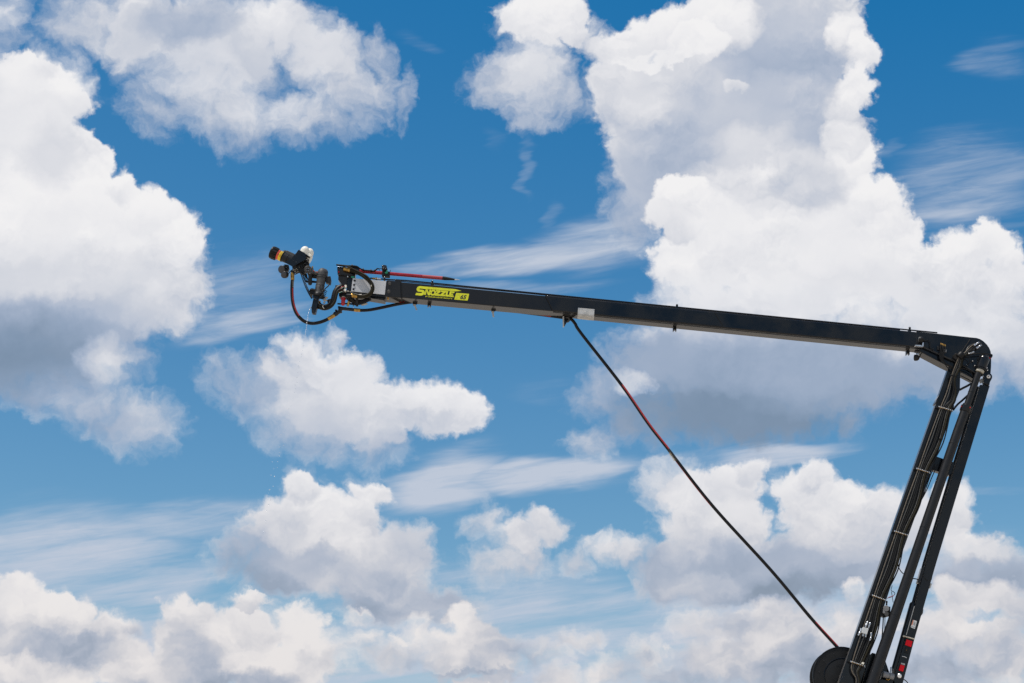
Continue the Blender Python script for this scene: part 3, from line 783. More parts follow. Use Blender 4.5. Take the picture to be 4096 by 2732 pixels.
for i in range(4):
    x = 800 + 21 * i; y = 358 + 8 * i
    if i == 0:
        tip = MB().lathe(pt(6, x, y - 10, -.05), pt(6, x, y + 14, -.05), [(0, .009), (.3, .013), (.9, .013), (1, .010)], 10).build('hose_tip', BRASS, boom); t0_ = pt(6, x, y, 0)
    else:
        repeat(tip, [pt(6, x, y, 0) - t0_])
    MB().tube(spline(pts(6, [(x, y + 12, -.05), (x - 8 + 3 * i, 430 + 4 * i, -.06), (785 + 14 * i, 560 + 3 * i, -.06), (850 + 8 * i, 640 + 4 * i, -.05), (960 + 5 * i, 690 + 5 * i, -.06)])), .0105, 8).build('hydraulic_line', RUBBER, boom)
MB().tube(spline(pts(6, [(860, 660, -.05), (905, 720, -.04), (980, 720, -.05), (1120, 720, -.05), (1230, 760, -.05), (1280, 850, .0)])), .010, 8).build('hydraulic_line', RUBBER, boom)
MB().tube(spline(pts(6, [(1090, 540, -.12), (1200, 515, -.11), (1400, 500, -.10), (1540, 512, -.08), (1562, 530, -.07), (1550, 560, -.05)])), .011, 8).build('sensor_cable', RUBBER, boom)
MB().tube(spline(pts(6, [(1130, 520, -.10), (1200, 560, -.09), (1230, 620, -.08), (1180, 690, -.07), (1120, 660, -.07), (1150, 560, -.08)])), .008, 8).build('sensor_cable', RUBBER, boom)

# =====================================================================================
# work lamps at the elbow
# =====================================================================================
def work_lamp(x, y, stem, cable, label, dy):
    t = thing('work_lamp', label, 'work lamp', pt(6, x, y, dy), 'round work lamps at the boom elbow')
    a = pt(6, x - 40, y - 2, dy + .012); b = pt(6, x + 40, y, dy - .03)
    r = .062
    MB().lathe(a, b, [(0, r * .93), (.06, r), (.34, r), (.52, r * .96), (.68, r * .85), (.82, r * .68), (.92, r * .45), (.98, r * .2), (1, .004)], 22).build('lamp_housing', MATTE, t)
    d = (a - b).normalized()
    MB().lathe(a + d * .008, a + d * .001, [(0, r * .5), (.5, r * .8), (1, r * .86)], 22).build('lamp_lens', LENS, t)
    MB().bar(pt(6, *stem[0], dy + .0), pt(6, *stem[1], dy + .0), .03, .03).build('mounting_stem', STEEL, t, bevel=.006)
    MB().tube(spline(pts(6, cable, dy + .03)), .009, 8).build('lamp_cable', RUBBER, t)
work_lamp(512, 295, ((530, 335), (526, 395)), [(545, 310), (600, 302), (632, 330), (635, 390), (655, 432), (690, 430)], 'black round work lamp standing on the boom side near the elbow', -.08)
work_lamp(440, 565, ((458, 530), (460, 485)), [(470, 570), (488, 530), (492, 490)], 'black round work lamp hanging below the boom near the elbow', .12)
MB().prism(6, [(418, 438), (486, 448), (486, 476), (418, 468)], .06, .16).build('lamp_bracket', MATTE, boom, bevel=.003)
MB().prism(6, [(412, 372), (490, 372), (535, 392), (530, 400), (412, 382)], -.10, -.012).build('lamp_bracket', STEEL, boom, bevel=.002)

# =====================================================================================
# lower arm
# =====================================================================================
arm = thing('lift_arm', 'black tapered lower arm leaning left of the riser pipe, bundled hoses clamped along it', 'lift arm', at(3380, 2900, .2))
left = [(3792, 1477), (3354.5, 2732), (3290, 2917)]
right = [(3842, 1480), (3840, 1560), (3815, 1622), (3782, 1727), (3682, 2009), (3594, 2252), (3524, 2465), (3478, 2625), (3444, 2732), (3400, 2917)]
MB().prism(0, [(3800, 1440), left[0], left[1], left[2]] + right[::-1] + [(3850, 1440)], .05, .24).build('arm_beam', BLACK, arm, bevel=.010, seg=3)
MB().prism(6, [(770, 1118), (748, 1220), (725, 1222), (730, 1195)], .02, .30).build('step_bracket', BLACK, arm, bevel=.003)
MB().prism(7, [(770, 1178), (1022, 1262), (1000, 1385), (930, 1412), (700, 1338)], .12, .26).build('cross_brace', BLACK, arm, bevel=.006)
MB().tube(spline(pts(6, [(1075, 1045, .15), (1130, 1015, .12), (1190, 985, .1), (1250, 950, .1)])), .022, 10).build('brace_tube', BLACK, arm)
MB().tube(spline(pts(6, [(975, 1340, .0), (1040, 1260, .0), (1120, 1190, .03), (1195, 1120, .06)])), .013, 8).build('control_cable', RUBBER, arm)
MB().tube(spline(pts(6, [(985, 1350, .0), (1048, 1270, .0), (1128, 1200, .03), (1200, 1132, .06)])), .010, 8).build('control_cable', RUBBER, arm)
MB().tube(spline(pts(6, [(1090, 830, .05), (1150, 860, .05), (1210, 890, .07), (1265, 930, .1)])), .010, 8).build('control_cable', RUBBER, arm)
MB().tube(spline(pts(8, [(600, 1250, .02), (610, 1310, .02), (635, 1360, .03), (668, 1395, .05)])), .009, 8).build('control_cable', RUBBER, arm)
MB().tube(spline(pts(7, [(990, 540, -.01), (950, 640, -.02), (900, 800, -.02), (860, 900, -.02)])), .008, 8).build('control_cable', RUBBER, arm)
for k in range(2):
    MB().tube(spline(pts(8, [(1100 - 30 * k, 20, .0), (1030 - 28 * k, 180, -.01), (960 - 16 * k, 350, -.02), (885 - 5 * k, 490, -.02)])), .009, 8).build('control_cable', RUBBER, arm)
MB().tube(spline(pts(9, [(1200, 300, 0), (1185, 360, -.02), (1215, 380, -.04), (1235, 405, -.04), (1205, 440, -.03), (1150, 460, -.02)])), .006, 8).build('control_cable', RUBBER, arm)
MB().tube(spline(pts(9, [(1135, 470, -.03), (1160, 450, -.04), (1200, 440, -.04), (1222, 425, -.04)])), .0045, 6).build('red_wire', REDP, arm)
MB().tube(spline(pts(9, [(1190, 380, 0), (1200, 440, 0), (1212, 520, .02)])), .006, 6).build('control_cable', RUBBER, arm)

clampsA = [(px(7, 790, 560), px(7, 962, 612)), (px(7, 512, 1335), px(7, 672, 1386)), (px(8, 548, 866), px(8, 712, 916)), (px(9, 932, 430), px(9, 1100, 492)), (px(9, 648, 1290), px(9, 832, 1352))]
for i, (a, b) in enumerate(clampsA):
    A = at(*a, -.005); B = at(*b, -.005)
    bar_ = MB().bar(A - (B - A) * .12, B + (B - A) * .02, .026, .03).build('hose_clamp', MATTE, arm, bevel=.003)
    mb = MB()
    for k in range(8):
        t = .06 + .94 * k / 7
        p = A.lerp(B, t)
        mb.lathe(p + Vector((0, -.062, 0)), p + Vector((0, -.012, 0)), [(0, .008), (.15, .015), (.45, .016), (.5, .011), (1, .011)], 8)
        mb.bar(p + Vector((-.012, -.034, .018)), p + Vector((.012, -.034, -.022)), .010, .02)
    mb.build('clamp_bolts', STEEL, bar_)['kind'] = 'stuff'
    mb = MB()
    for k in range(7):
        p = A.lerp(B, .13 + .87 * k / 7)
        mb.ball(p + Vector((0, -.05, -.008)), .012, n=8)
    mb.build('clamp_nuts', BRASS, bar_)['kind'] = 'stuff'
# hydraulic hoses running through the clamps
hose_t = [.18, .32, .44, .55, .68, .80, .93]
hose_m = [HOSETAN, HOSEGREY, RUBBER, RUBBER, HOSEGREY, BRAID, RUBBER]
hose_r = [.0095, .0085, .0125, .0125, .0095, .018, .0125]
strap = px(6, 1090, 540)
rnd = random.Random(4)
for j, (t, m_, r_) in enumerate(zip(hose_t, hose_m, hose_r)):
    path = []
    e = [(1340, 345), (1300, 350), (1395, 378), (1360, 372), (1345, 400), (1310, 420), (1330, 440)][j]
    if j < 6:
        path += pts(6, [(e[0], e[1], -.05), (e[0] - 90, e[1] + 45, -.09), (1150 + 4 * j, 490 + 6 * j, -.12)])
    path += pts(6, [(1078 + 8 * j, 535 + 4 * j, -.12), (1010 + 12 * j + 12 * (j % 3), 690, -.10), (952 + 12 * j, 850, -.07)])
    if j in (0, 1):
        path += pts(6, [(930 + 22 * j, 930, -.05), (870 + 38 * j, 1120, -.045)])
    else:
        path += pts(6, [(965 + 8 * j, 960, -.06), (985 + 7 * j - 16 * (j == 2), 1060, -.055), (905 + 18 * j, 1200, -.05)])
    for i, (a, b) in enumerate(clampsA):
        p = (a[0] + (b[0] - a[0]) * t, a[1] + (b[1] - a[1]) * t)
        path.append(at(*p, -.045))
        if i < 4:
            a2, b2 = clampsA[i + 1]
            q_ = (a2[0] + (b2[0] - a2[0]) * t, a2[1] + (b2[1] - a2[1]) * t)
            bow = (0, 3, 6, 8, 10, 12, 14)[j] + rnd.uniform(-2, 2)
            path.append(at((p[0] + q_[0]) / 2 + bow, (p[1] + q_[1]) / 2 + bow * .3, -.05 - .006 * (j % 2)))
    endp = [(3425, 2722), (3427, 2724), (3429, 2726), (3431, 2728), (3433, 2730), (3438, 2734), (3441, 2738)][j]
    path += [at(3409 + 4.5 * j, 2688, -.05), at(*endp, -.05), at(endp[0] - 18, endp[1] + 80, -.03)]
    MB().tube(spline(path, 6), r_, 10).build('hydraulic_hose', m_, arm)
MB().lathe(pt(6, 1118, 500, -.125), pt(6, 1062, 560, -.125), [(0, .062), (.1, .068), (.9, .072), (1, .064)], 14).build('hose_strap', RUBBER, arm)
MB().lathe(pt(7, 945, 160, -.07), pt(7, 1005, 172, -.07), [(0, .02), (1, .02)], 10).build('hose_strap', RUBBER, arm)
MB().bar(pt(7, 800, 957, -.07), pt(7, 850, 966, -.07), .016, .03).build('hose_strap', RUBBER, arm)
sil = MB().lathe(pt(6, 1365, 332, -.06), pt(6, 1290, 382, -.085), [(0, .010), (.15, .017), (.4, .017), (.45, .013), (.6, .019), (1, .018)], 12).build('hose_end', STEEL, arm)
repeat(sil, [pt(6, 1400, 375, -.06) - pt(6, 1365, 332, -.06), pt(6, 1345, 395, -.05) - pt(6, 1365, 332, -.06)])
# valve block on the hoses
MB().prism(9, [(822, 838), (895, 858), (872, 935), (800, 912)], -.10, -.02).build('valve_block', mat('pale_block', (0.55, 0.55, 0.54), 0.4, metal=.2), arm, bevel=.004)
def fitting(a, b, r=.018):
    return MB().lathe(pt(9, *a, -.07), pt(9, *b, -.07), [(0, r * .7), (.1, r), (.4, r), (.42, r * .75), (.5, r * 1.15), (.7, r * 1.15), (.72, r * .85), (1, r * .8)], 10).build('hose_fitting', STEEL, arm)
for a, b in (((880, 768), (850, 840)), ((915, 782), (890, 852)), ((800, 868), (758, 950)), ((825, 925), (818, 960)), ((858, 930), (852, 972)), ((925, 915), (925, 965)), ((925, 970), (905, 1018))):
    fitting(a, b)
MB().bar(pt(9, 782, 862, -.07), pt(9, 815, 872, -.07), .03, .03).build('hose_fitting', STEEL, arm, bevel=.004)
MB().prism(9, [(810, 1296), (838, 1302), (832, 1326), (805, 1318)], -.11, -.06).build('cable_tag', WHITE, arm, bevel=.003)
# position valve beside the hoses
MB().prism(9, [(1060, 560), (1178, 575), (1175, 690), (1100, 712), (1042, 692)], .0, .10).build('valve_bracket', MATTE, arm, bevel=.004)
MB().lathe(pt(9, 1122, 598, -.07), pt(9, 1122, 598, .02), [(0, .050), (.08, .056), (1, .057)], 20).build('control_valve', MIDGREY, arm)
MB().lathe(pt(9, 1127, 672, -.06), pt(9, 1127, 672, .02), [(0, .036), (.1, .041), (1, .042)], 18).build('control_valve', CASTGREY, arm)
MB().prism(9, [(1082, 605), (1110, 615), (1108, 665), (1078, 655)], -.05, .0).build('valve_body', MIDGREY, arm, bevel=.003)
MB().lathe(pt(9, 1130, 500, -.03), pt(9, 1126, 555, -.03), [(0, .014), (.3, .018), (.5, .014), (1, .016)], 10).build('cable_plug', MATTE, arm)
MB().tube(pts(9, [(1085, 700, .04), (1078, 850, .04), (1066, 980, .05)]), .011, 8).build('push_rod', BLACK, arm)
MB().tube(pts(9, [(1106, 700, .03), (1104, 800, .03), (1100, 900, .03)]), .009, 8).build('push_rod', STEEL, arm)
MB().prism(9, [(560, 1475), (575, 1480), (600, 1568), (500, 1568)], -.004, .05).build('gusset_plate', BLACK, arm, bevel=.003)

# =====================================================================================
# riser pipe
# =====================================================================================
pipe = thing('water_pipe', 'black water riser pipe between the two lower beams, domed elbow on top', 'water pipe', at(3495, 2900, -.05))
PY = -.03
cl = [at(3913, 1494, PY), at(3869, 1620, PY), at(3829, 1730, PY), at(3701, 2105, PY), at(3579, 2465, PY), at(3495, 2711, PY), at(3430, 2905, PY)]
MB().tube([cl[0], cl[1]], .066, 24).build('upper_pipe', PIPEM, pipe)
MB().tube(cl[1:], [.088, .088, .092, .100, .106, .110], 24).build('lower_pipe', PIPEM, pipe)
d = (cl[1] - cl[0]).normalized()
a = pt(6, 1182, 1290, PY); 
MB().lathe(a, a + d * .125, [(0, .098), (.06, .106), (.9, .106), (1, .098)], 28).build('pipe_coupling', BLACK, pipe)
rd_ = MB().ball(pt(6, 1234, 1307, -.125), .011).build('coupling_marker', REFL, pipe)
MB().ball(pt(6, 1104, 1290, -.10), .009).build('coupling_marker', REFL, pipe)
CLP = [(3913, 1494), (3869, 1620), (3829, 1730), (3701, 2105), (3579, 2465), (3495, 2711), (3430, 2905)]
def on_pipe(y):
    for (xa, ya), (xb, yb) in zip(CLP, CLP[1:]):
        if ya <= y <= yb:
            return at(xa + (xb - xa) * (y - ya) / (yb - ya), y, PY)
for (y, r) in ((1571, .0675), (1778, .0905), (2114, .0935), (2464, .101)):
    p = on_pipe(y)
    MB().lathe(p - d * .006, p + d * .006, [(0, r), (.3, r + .003), (.7, r + .003), (1, r)], 28).build('weld_ring', BLACK, pipe)
e0 = pt(6, 1372, 785, PY); e1 = pt(6, 1395, 718, PY); e2 = pt(6, 1440, 595, PY)
up_ = (e2 - e0).normalized()
MB().lathe(e0, e0 + up_ * .05, [(0, .072), (.2, .082), (1, .082)], 24).build('pipe_gasket', mat('pale_gasket', (0.40, 0.37, 0.31), .5), pipe)
MB().lathe(e0 + up_ * .055, e1 + up_ * .02, [(0, .086), (.1, .107), (.3, .107), (.32, .092), (.6, .092), (.62, .110), (.95, .110), (1, .1)], 24).build('swivel_flange', BLACK, pipe)
prof = [(0, .102), (.55, .106)] + [(.55 + .45 * math.sin(rad(k * 9)), .106 * math.cos(rad(k * 9))) for k in range(1, 11)]
MB().lathe(e1 + up_ * .02, e2 + up_ * .115, prof, 28).build('domed_elbow', BLACK, pipe)
MB().tube(spline([e1 + up_ * .1, e1 + up_ * .12 + Vector((.0, .08, .02)), e1 + up_ * .1 + Vector((-.02, .2, .02))]), .075, 16).build('elbow_outlet', BLACK, pipe)

# =====================================================================================
# rear link
# =====================================================================================
link = thing('rear_link', 'black rear link beam on the far right with two red square reflectors', 'link beam', at(3560, 2900, .15))
lk = [(3921, 1538), (3958, 1542), (3960, 1537), (3958, 1545), (3744, 2256), (3658, 2557), (3624, 2693), (3575, 2890), (3530, 2890), (3578, 2693), (3624, 2545), (3661, 2422), (3698, 2268)]
lk = [(3921, 1538), (3959.5, 1543), (3744, 2256), (3658, 2557), (3622, 2693), (3570, 2890), (3525, 2890), (3580, 2693), (3624, 2545), (3660, 2422), (3698, 2268)]
MB().prism(0, lk, .03, .24).build('link_beam', BLACK, link, bevel=.007)
lug = []
for k in range(13):
    a = rad(-20 + k * 220 / 12)
    lug.append((1503 + 62 * math.cos(a), 848 - 62 * math.sin(a)))
MB().prism(6, lug + [(1435, 935), (1520, 975), (1532, 925)], -.02, .10).build('link_lug', BLACK, link, bevel=.006)
MB().lathe(pt(6, 1506, 845, -.055), pt(6, 1506, 845, .0), [(0, .03), (.15, .040), (.3, .042), (1, .042)], 24).build('link_pin', STEEL, link)
MB().lathe(pt(6, 1506, 845, -.060), pt(6, 1506, 845, -.054), [(0, .010), (1, .012)], 12).build('pin_hole', MATTE, link)
MB().prism(6, [(1375, 900), (1400, 870), (1430, 885), (1425, 930), (1385, 945)], .06, .10).build('lug_plate', GALV, link, bevel=.004)
MB().tube(pts(6, [(1425, 932), (1480, 943), (1525, 960)], .01), .010, 8).build('weld_bead', STEEL, link)
MB().tube(pts(0, [(3912, 1548), (3784, 1966), (3700, 2245), (3652, 2416)], .16), .034, 16).build('cylinder_rod', BLACK, link)
MB().tube(pts(0, [(3918, 1548), (3792, 1966), (3704, 2252)], .045), .0085, 6).build('edge_rail', GALV, link)
MB().lathe(at(3652, 2412, .10), at(3572, 2700, .10), [(0, .045), (.02, .058), (.97, .060), (1, .05)], 20).build('cylinder_barrel', BLACK, link)
MB().tube(pts(9, [(1488, 568), (1382, 945)], .015), .008, 6).build('edge_rail', GALV, link)
MB().prism(9, [(1585, 62), (1622, 66), (1565, 265), (1528, 262)], .0, .14).build('switch_box', BLACK, link, bevel=.005)
MB().lathe(pt(9, 1545, 225, .04), pt(9, 1522, 275, .04), [(0, .024), (.6, .026), (1, .016)], 12).build('switch_plug', GALV, link)
MB().tube(spline(pts(9, [(1460, 208, .0), (1500, 212, .02), (1540, 222, .03)])), .010, 8).build('switch_cable', RUBBER, link)
MB().prism(9, [(1640, 20), (1665, -30), (1730, -5), (1768, 30), (1735, 120), (1715, 225), (1650, 235), (1608, 180)], .016, .032).build('side_plate', BLACK, link, bevel=.003)
MB().prism(9, [(1700, 270), (1718, 275), (1700, 330), (1682, 325)], .06, .16).build('wear_pad', GALV, link, bevel=.003)
MB().prism(9, [(1592, 600), (1606, 606), (1600, 660), (1580, 690), (1572, 680)], .06, .16).build('wear_pad', CASTGREY, link, bevel=.003)
# warning sticker
MB().prism(15, [(1253, 663), (1415, 714), (1428, 730), (1425, 750), (1338, 1060), (1325, 1066), (1160, 1000), (1152, 985)], .027, .031).build('warning_sticker', mat('sticker_white', (0.74, 0.73, 0.70), .4), link, smooth=False)
MB().prism(15, [(1258, 670), (1286, 680), (1220, 915), (1185, 905)], .0255, .029).build('sticker_header', ORANGE, link, smooth=False)
mb = MB()
for k in range(5):
    f_ = k / 4
    x0, y0 = 1303 + 80 * f_, 735 + 20 * f_; x1, y1 = 1262 + 70 * f_, 900 + 25 * f_
    if k > 1: x0, y0 = x0 - 6, y0 + 25
    mb.prism(15, [(x0, y0), (x0 + 6, y0 + 2), (x1 + 6, y1 + 2), (x1, y1)], .0255, .029)
mb.build('sticker_text', PRINT, link, smooth=False)
mb = MB()
for P_ in ([(1190, 935), (1202, 945), (1212, 962), (1240, 955), (1242, 966), (1218, 975), (1238, 990), (1228, 996), (1205, 978), (1178, 990), (1172, 980), (1198, 965)],
           [(1270, 970), (1330, 985), (1326, 1020), (1312, 1016), (1308, 1000), (1266, 1020), (1262, 1010), (1290, 990), (1268, 982)]):
    mb.prism(15, P_, .0255, .029)
mb.build('sticker_pictogram', PRINT, link, smooth=False)
MB().bar(pt(9, 1340, 955, .0), pt(9, 1488, 998, .0), .018, .05).build('strap_band', mat('tan_strap', (0.42, 0.38, 0.31), .5), link, bevel=.003)
MB().ball(pt(9, 1348, 958, -.01), .018).build('strap_buckle', mat('tan_buckle', (0.42, 0.38, 0.31), .5), link)
def reflector(P_):
    c = (sum(p[0] for p in P_) / 4, sum(p[1] for p in P_) / 4)
    big = [(c[0] + (p[0] - c[0]) * 1.14, c[1] + (p[1] - c[1]) * 1.14) for p in P_]
    fr = MB().prism(9, big, .012, .034).build('reflector_frame', MATTE, link, bevel=.003)
    MB().prism(9, P_, .006, .0125).build('reflector', REFL, fr, bevel=.002)
reflector([(1387, 1000), (1466, 1026), (1446, 1100), (1366, 1071)])
reflector([(1308, 1326), (1363, 1344), (1340, 1420), (1284, 1401)])
MB().prism(9, [(1375, 1100), (1430, 1118), (1410, 1185), (1358, 1168)], .015, .034).build('marker_holder', MATTE, link, bevel=.003)
MB().ball(pt(9, 1387, 1140, .014), .007).build('marker_led', BRASS, link)
MB().prism(9, [(1318, 1302), (1368, 1318), (1362, 1338), (1312, 1322)], .018, .034).build('reflector_cap', GALV, link, bevel=.002)
MB().tube(pts(9, [(1327, 1220), (1360, 1226), (1390, 1242)], .026), .006, 6).build('weld_bead', STEEL, link)
MB().lathe(pt(9, 1292, 1475, -.02), pt(9, 1292, 1475, .035), [(0, .030), (.2, .042), (1, .043)], 20).build('link_pin', ALUM, link)
MB().prism(9, [(1345, 1440), (1368, 1446), (1360, 1480), (1340, 1475)], .06, .14).build('wear_pad', CASTGREY, link, bevel=.003)
MB().tube(spline(pts(9, [(1335, 1520, .05), (1365, 1530, .05), (1400, 1565, .05), (1420, 1610, .06)])), .009, 8).build('switch_cable', RUBBER, link)

# hydraulic steering cylinder stub behind the pipe foot
act = thing('valve_actuator', 'grey cylindrical valve actuator beside the foot of the riser pipe', 'actuator', pt(9, 1150, 1475, .02))
MB().lathe(pt(9, 1078, 1452, .02), pt(9, 1222, 1490, .02), [(0, .046), (.05, .056), (.5, .057), (.52, .046), (.6, .046), (.62, .058), (.95, .058), (1, .05)], 20).build('actuator_body', MIDGREY, act)
MB().lathe(pt(9, 1187, 1360, .02), pt(9, 1182, 1452, .02), [(0, .014), (.05, .017), (.5, .017), (.52, .022), (1, .022)], 14).build('actuator_stem', STEEL, act)
MB().lathe(pt(9, 1210, 1380, .03), pt(9, 1206, 1440, .03), [(0, .010), (.1, .018), (1, .018)], 12).build('actuator_plug', CASTGREY, act)
mb = MB()
for (x, y) in ((1130, 1520), (1145, 1530), (1160, 1518)): mb.ball(pt(9, x, y, .0), .013, n=8)
mb.build('drain_cocks', BRASS, act)
MB().prism(9, [(1025, 1520), (1230, 1535), (1250, 1700), (1030, 1700)], .03, .2).build('actuator_bracket', BLACK, act, bevel=.004)

# turret frame below
tur = thing('turret_frame', 'black steel turret frame behind the foot of the lower arm', 'turret frame', at(3480, 3000, .4))
MB().prism(9, [(905, 1205), (942, 1174), (985, 1186), (900, 1568), (880, 1700), (800, 1700), (840, 1450)], .16, .22).build('side_plate', BLACK, tur, bevel=.004)
MB().prism(9, [(888, 1232), (925, 1205), (925, 1260), (890, 1330)], .20, .40).build('spacer_block', BLACK, tur, bevel=.004)
MB().prism(9, [(1108, 1268), (1160, 1420), (1240, 1700), (1000, 1700), (1070, 1420)], .30, .34).build('side_plate', BLACK, tur, bevel=.004)
MB().prism(9, [(1035, 1480), (1062, 1380), (1075, 1390), (1052, 1530), (1030, 1540)], .10, .14).build('guide_rail', GALV, tur, bevel=.002)
base = at(3440, 2990, .3)
MB().lathe(Vector((base.x, YF + .35, 0)), Vector((base.x, YF + .35, base.z)), [(0, .9), (.02, .9), (.03, .55), (.9, .5), (.92, .62), (1, .62)], 32).build('pedestal', MATTE, tur)
MB().add(*(lambda c: ([c + Vector((x, y, z)) for x in (-.62, .5) for y in (-.5, .5) for z in (-.05, .55)],
    [(0, 1, 3, 2), (4, 6, 7, 5), (0, 4, 5, 1), (2, 3, 7, 6), (0, 2, 6, 4), (1, 5, 7, 3)]))(Vector((base.x, YF + .5, base.z)))).build('turret_head', BLACK, tur, bevel=.02)

# =====================================================================================
# hose reel
# =====================================================================================
reel = thing('hose_reel', 'round black hose reel at the bottom edge left of the lower arm', 'hose reel', at(3370, 2707, .5))
RC = at(3372, 2709, .36); R_m = 115 * PXM
def ring_disc(y0, y1, r, name, m):
    c = Vector((RC.x, YF + y0, RC.z))
    return MB().lathe(c, c + Vector((0, y1 - y0, 0)), [(0, r * .90), (.0, r * .965), (.3, r), (.8, r), (1, r * .97), (1, r * .5)], 56)
ring_disc(.36, .39, R_m, 'flange', BLACK).build('reel_flange', MATTE, reel)
ring_disc(.66, .69, R_m, 'flange', BLACK).build('reel_flange', MATTE, reel)
c = Vector((RC.x, YF + .36, RC.z))
MB().tube([c + Vector((math.cos(rad(k * 7.5)) * R_m * .985, -.004, math.sin(rad(k * 7.5)) * R_m * .985)) for k in range(49)], .010, 8, caps=False).build('flange_rim', BLACK, reel)
MB().tube([c + Vector((math.cos(rad(k * 7.5)) * R_m * .62, -.004, math.sin(rad(k * 7.5)) * R_m * .62)) for k in range(49)], .012, 8, caps=False).build('hub_rim', BLACK, reel)
MB().lathe(c + Vector((0, -.012, 0)), c + Vector((0, .0, 0)), [(0, R_m * .56), (.5, R_m * .60), (1, R_m * .61)], 48).build('hub_cover', MATTE, reel)
MB().lathe(c + Vector((0, -.05, 0)), c + Vector((0, .0, 0)), [(0, .05), (.2, .075), (1, .08)], 24).build('hub_boss', BLACK, reel)
MB().lathe(c + Vector((0, .03, 0)), c + Vector((0, .30, 0)), [(0, R_m * .72), (1, R_m * .72)], 40).build('wound_hose', RUBBER, reel)
mb = MB()
for k in range(12):
    a = rad(18 + k * 30)
    mb.lathe(c + Vector((math.cos(a) * R_m * .8, -.012, math.sin(a) * R_m * .8)), c + Vector((math.cos(a) * R_m * .8, .01, math.sin(a) * R_m * .8)), [(0, .011), (1, .012)], 8)
mb.build('flange_bolts', PRINT, reel)
mb = MB()
for (x0, y0, dx, dy) in ((770, 875, 22, -7), (680, 1310, 20, -10)):
    for k in range(7):
        x = x0 + k * dx; y = y0 + k * dy
        mb.prism(13, [(x, y), (x + 5, y - 2), (x + 45, y + 75 - abs(3 - k) * 6), (x + 40, y + 78 - abs(3 - k) * 6)], .342, .352)
mb.build('vent_slots', PRINT, reel, smooth=False)

# =====================================================================================
# long supply hose: reel -> pulley -> under the boom -> swivel coupling
# =====================================================================================
sup = thing('supply_hose', 'long thin black hose with red stripe, slanting from the reel up under the boom', 'hose', at(3357, 2597, .5))
diag = spline([at(3392, 2640, .50), at(3357, 2597, .50), at(3242, 2470, .47), at(3085, 2282, .43), at(2848, 2021, .38), at(2673, 1797, .34), at(2595, 1697, .33), at(2487, 1541, .31), at(2327.5, 1337, .30), at(2300, 1294, .30), at(2284, 1277, .30), at(2262, 1272, .31),
               at(2230, 1267.5, .33), at(2100, 1250.5, .35), at(1971, 1236, .36), at(1900, 1228, .36), at(1780, 1217, .35), at(1700, 1209.5, .33), at(1654, 1208, .30), at(1595, 1216, .26), at(1532, 1229.5, .22), at(1489, 1238, .18), at(1464, 1241, .15), at(1442, 1241.5, .13)], 8)
HR = 6.4 * PXM
MB().tube(diag, HR, 14).build('hose_body', RUBBER, sup)
def stripe(P, a0, a1, name='red_stripe', m=None, arc=(20, 100), parent=None, r=None, up=None):
    n0 = int(a0 * (len(P) - 1)); n1 = int(a1 * (len(P) - 1))
    return MB().tube(P[n0:n1 + 1], (r or HR) * 1.02, 7, caps=False, arc=arc, up=up).build(name, m or STRIPE, parent or sup)
def frac(P, p):
    return min(range(len(P)), key=lambda i: (P[i] - p).length) / (len(P) - 1)
def stripe_px(p0, p1, arc, dy=.35, **k):
    f0, f1 = frac(diag, at(*p0, dy)), frac(diag, at(*p1, dy))
    f0, f1 = min(f0, f1), max(f0, f1)
    # start the frame facing the eye at the stripe's own start
    return stripe(diag, f0, f1, arc=arc, **k)
stripe_px((3350, 2590), (3262, 2493), (15, 90))
stripe_px((2850, 2024), (2712, 1848), (-100, -60))
stripe_px((2668, 1790), (2485, 1545), (-5, 100))
stripe_px((2200, 1264), (1740, 1213), (-50, 60))
stripe_px((1660, 1208), (1590, 1217), (15, 100))
stripe_px((1550, 1226), (1480, 1239), (45, 100))
stripe_px((2700, 1833), (2677, 1802), (-40, 40), name='hose_label', m=PRINT)
lettering('EXCEL', 11, (168, 232), (130, 178), 13, .30, .302, 'hose_lettering', PALEPRINT, sup, shear=0, bold=.01)
lettering('EXCEL', 3, (1690, 918), (1520, 905), 13, .318, .320, 'hose_lettering', PALEPRINT, sup, shear=0, bold=.01)
def brass_nut(z, a, b, r, dy, parent, name='brass_coupling'):
    return MB().lathe(pt(z, *a, dy), pt(z, *b, dy), [(0, r * .9), (.04, r), (.42, r), (.43, r * .86), (.47, r * .86), (.48, r * 1.14), (.56, r * 1.14), (.57, r * .9), (.62, r * 1.02), (.95, r * 1.02), (1, r * .9)], 12).build(name, BRASS, parent)
brass_nut(2, (672, 1147), (556, 1138), .036, .13, sup)

# swivel coupling between the two hoses
swv = thing('swivel_coupling', 'black pipe elbow coupling under the boom nose joining two hoses', 'pipe coupling', pt(2, 320, 1120, .13))
MB().tube(spline(pts(2, [(556, 1138), (470, 1128), (380, 1118), (318, 1112), (290, 1118), (270, 1150)], .13)), .034, 14).build('coupling_pipe', BLACK, swv)
MB().ball(pt(2, 300, 1120, .13), .048).build('coupling_elbow', BLACK, swv)
MB().lathe(pt(2, 305, 1150, .12), pt(2, 165, 1240, .12), [(0, .05), (.2, .05), (.25, .04), (.5, .04), (.55, .048), (.9, .048), (1, .03)], 14).build('shutoff_valve', BLACK, swv)
MB().lathe(pt(2, 268, 1075, .13), pt(2, 268, 1120, .13), [(0, .026), (.4, .03), (.5, .02), (1, .02)], 10).build('valve_cap', MATTE, swv)
MB().lathe(pt(2, 205, 1140, .12), pt(2, 225, 1180, .12), [(0, .018), (.5, .026), (1, .02)], 10).build('valve_knob', MATTE, swv)
MB().ball(pt(2, 203, 1136, .11), .010).build('knob_mark', REDP, swv)
for x in (418, 538):
    MB().bar(pt(2, x, 1040, .13), pt(2, x + 2, 1118, .13), .012, .02).build('hanger_rod', STEEL, swv)
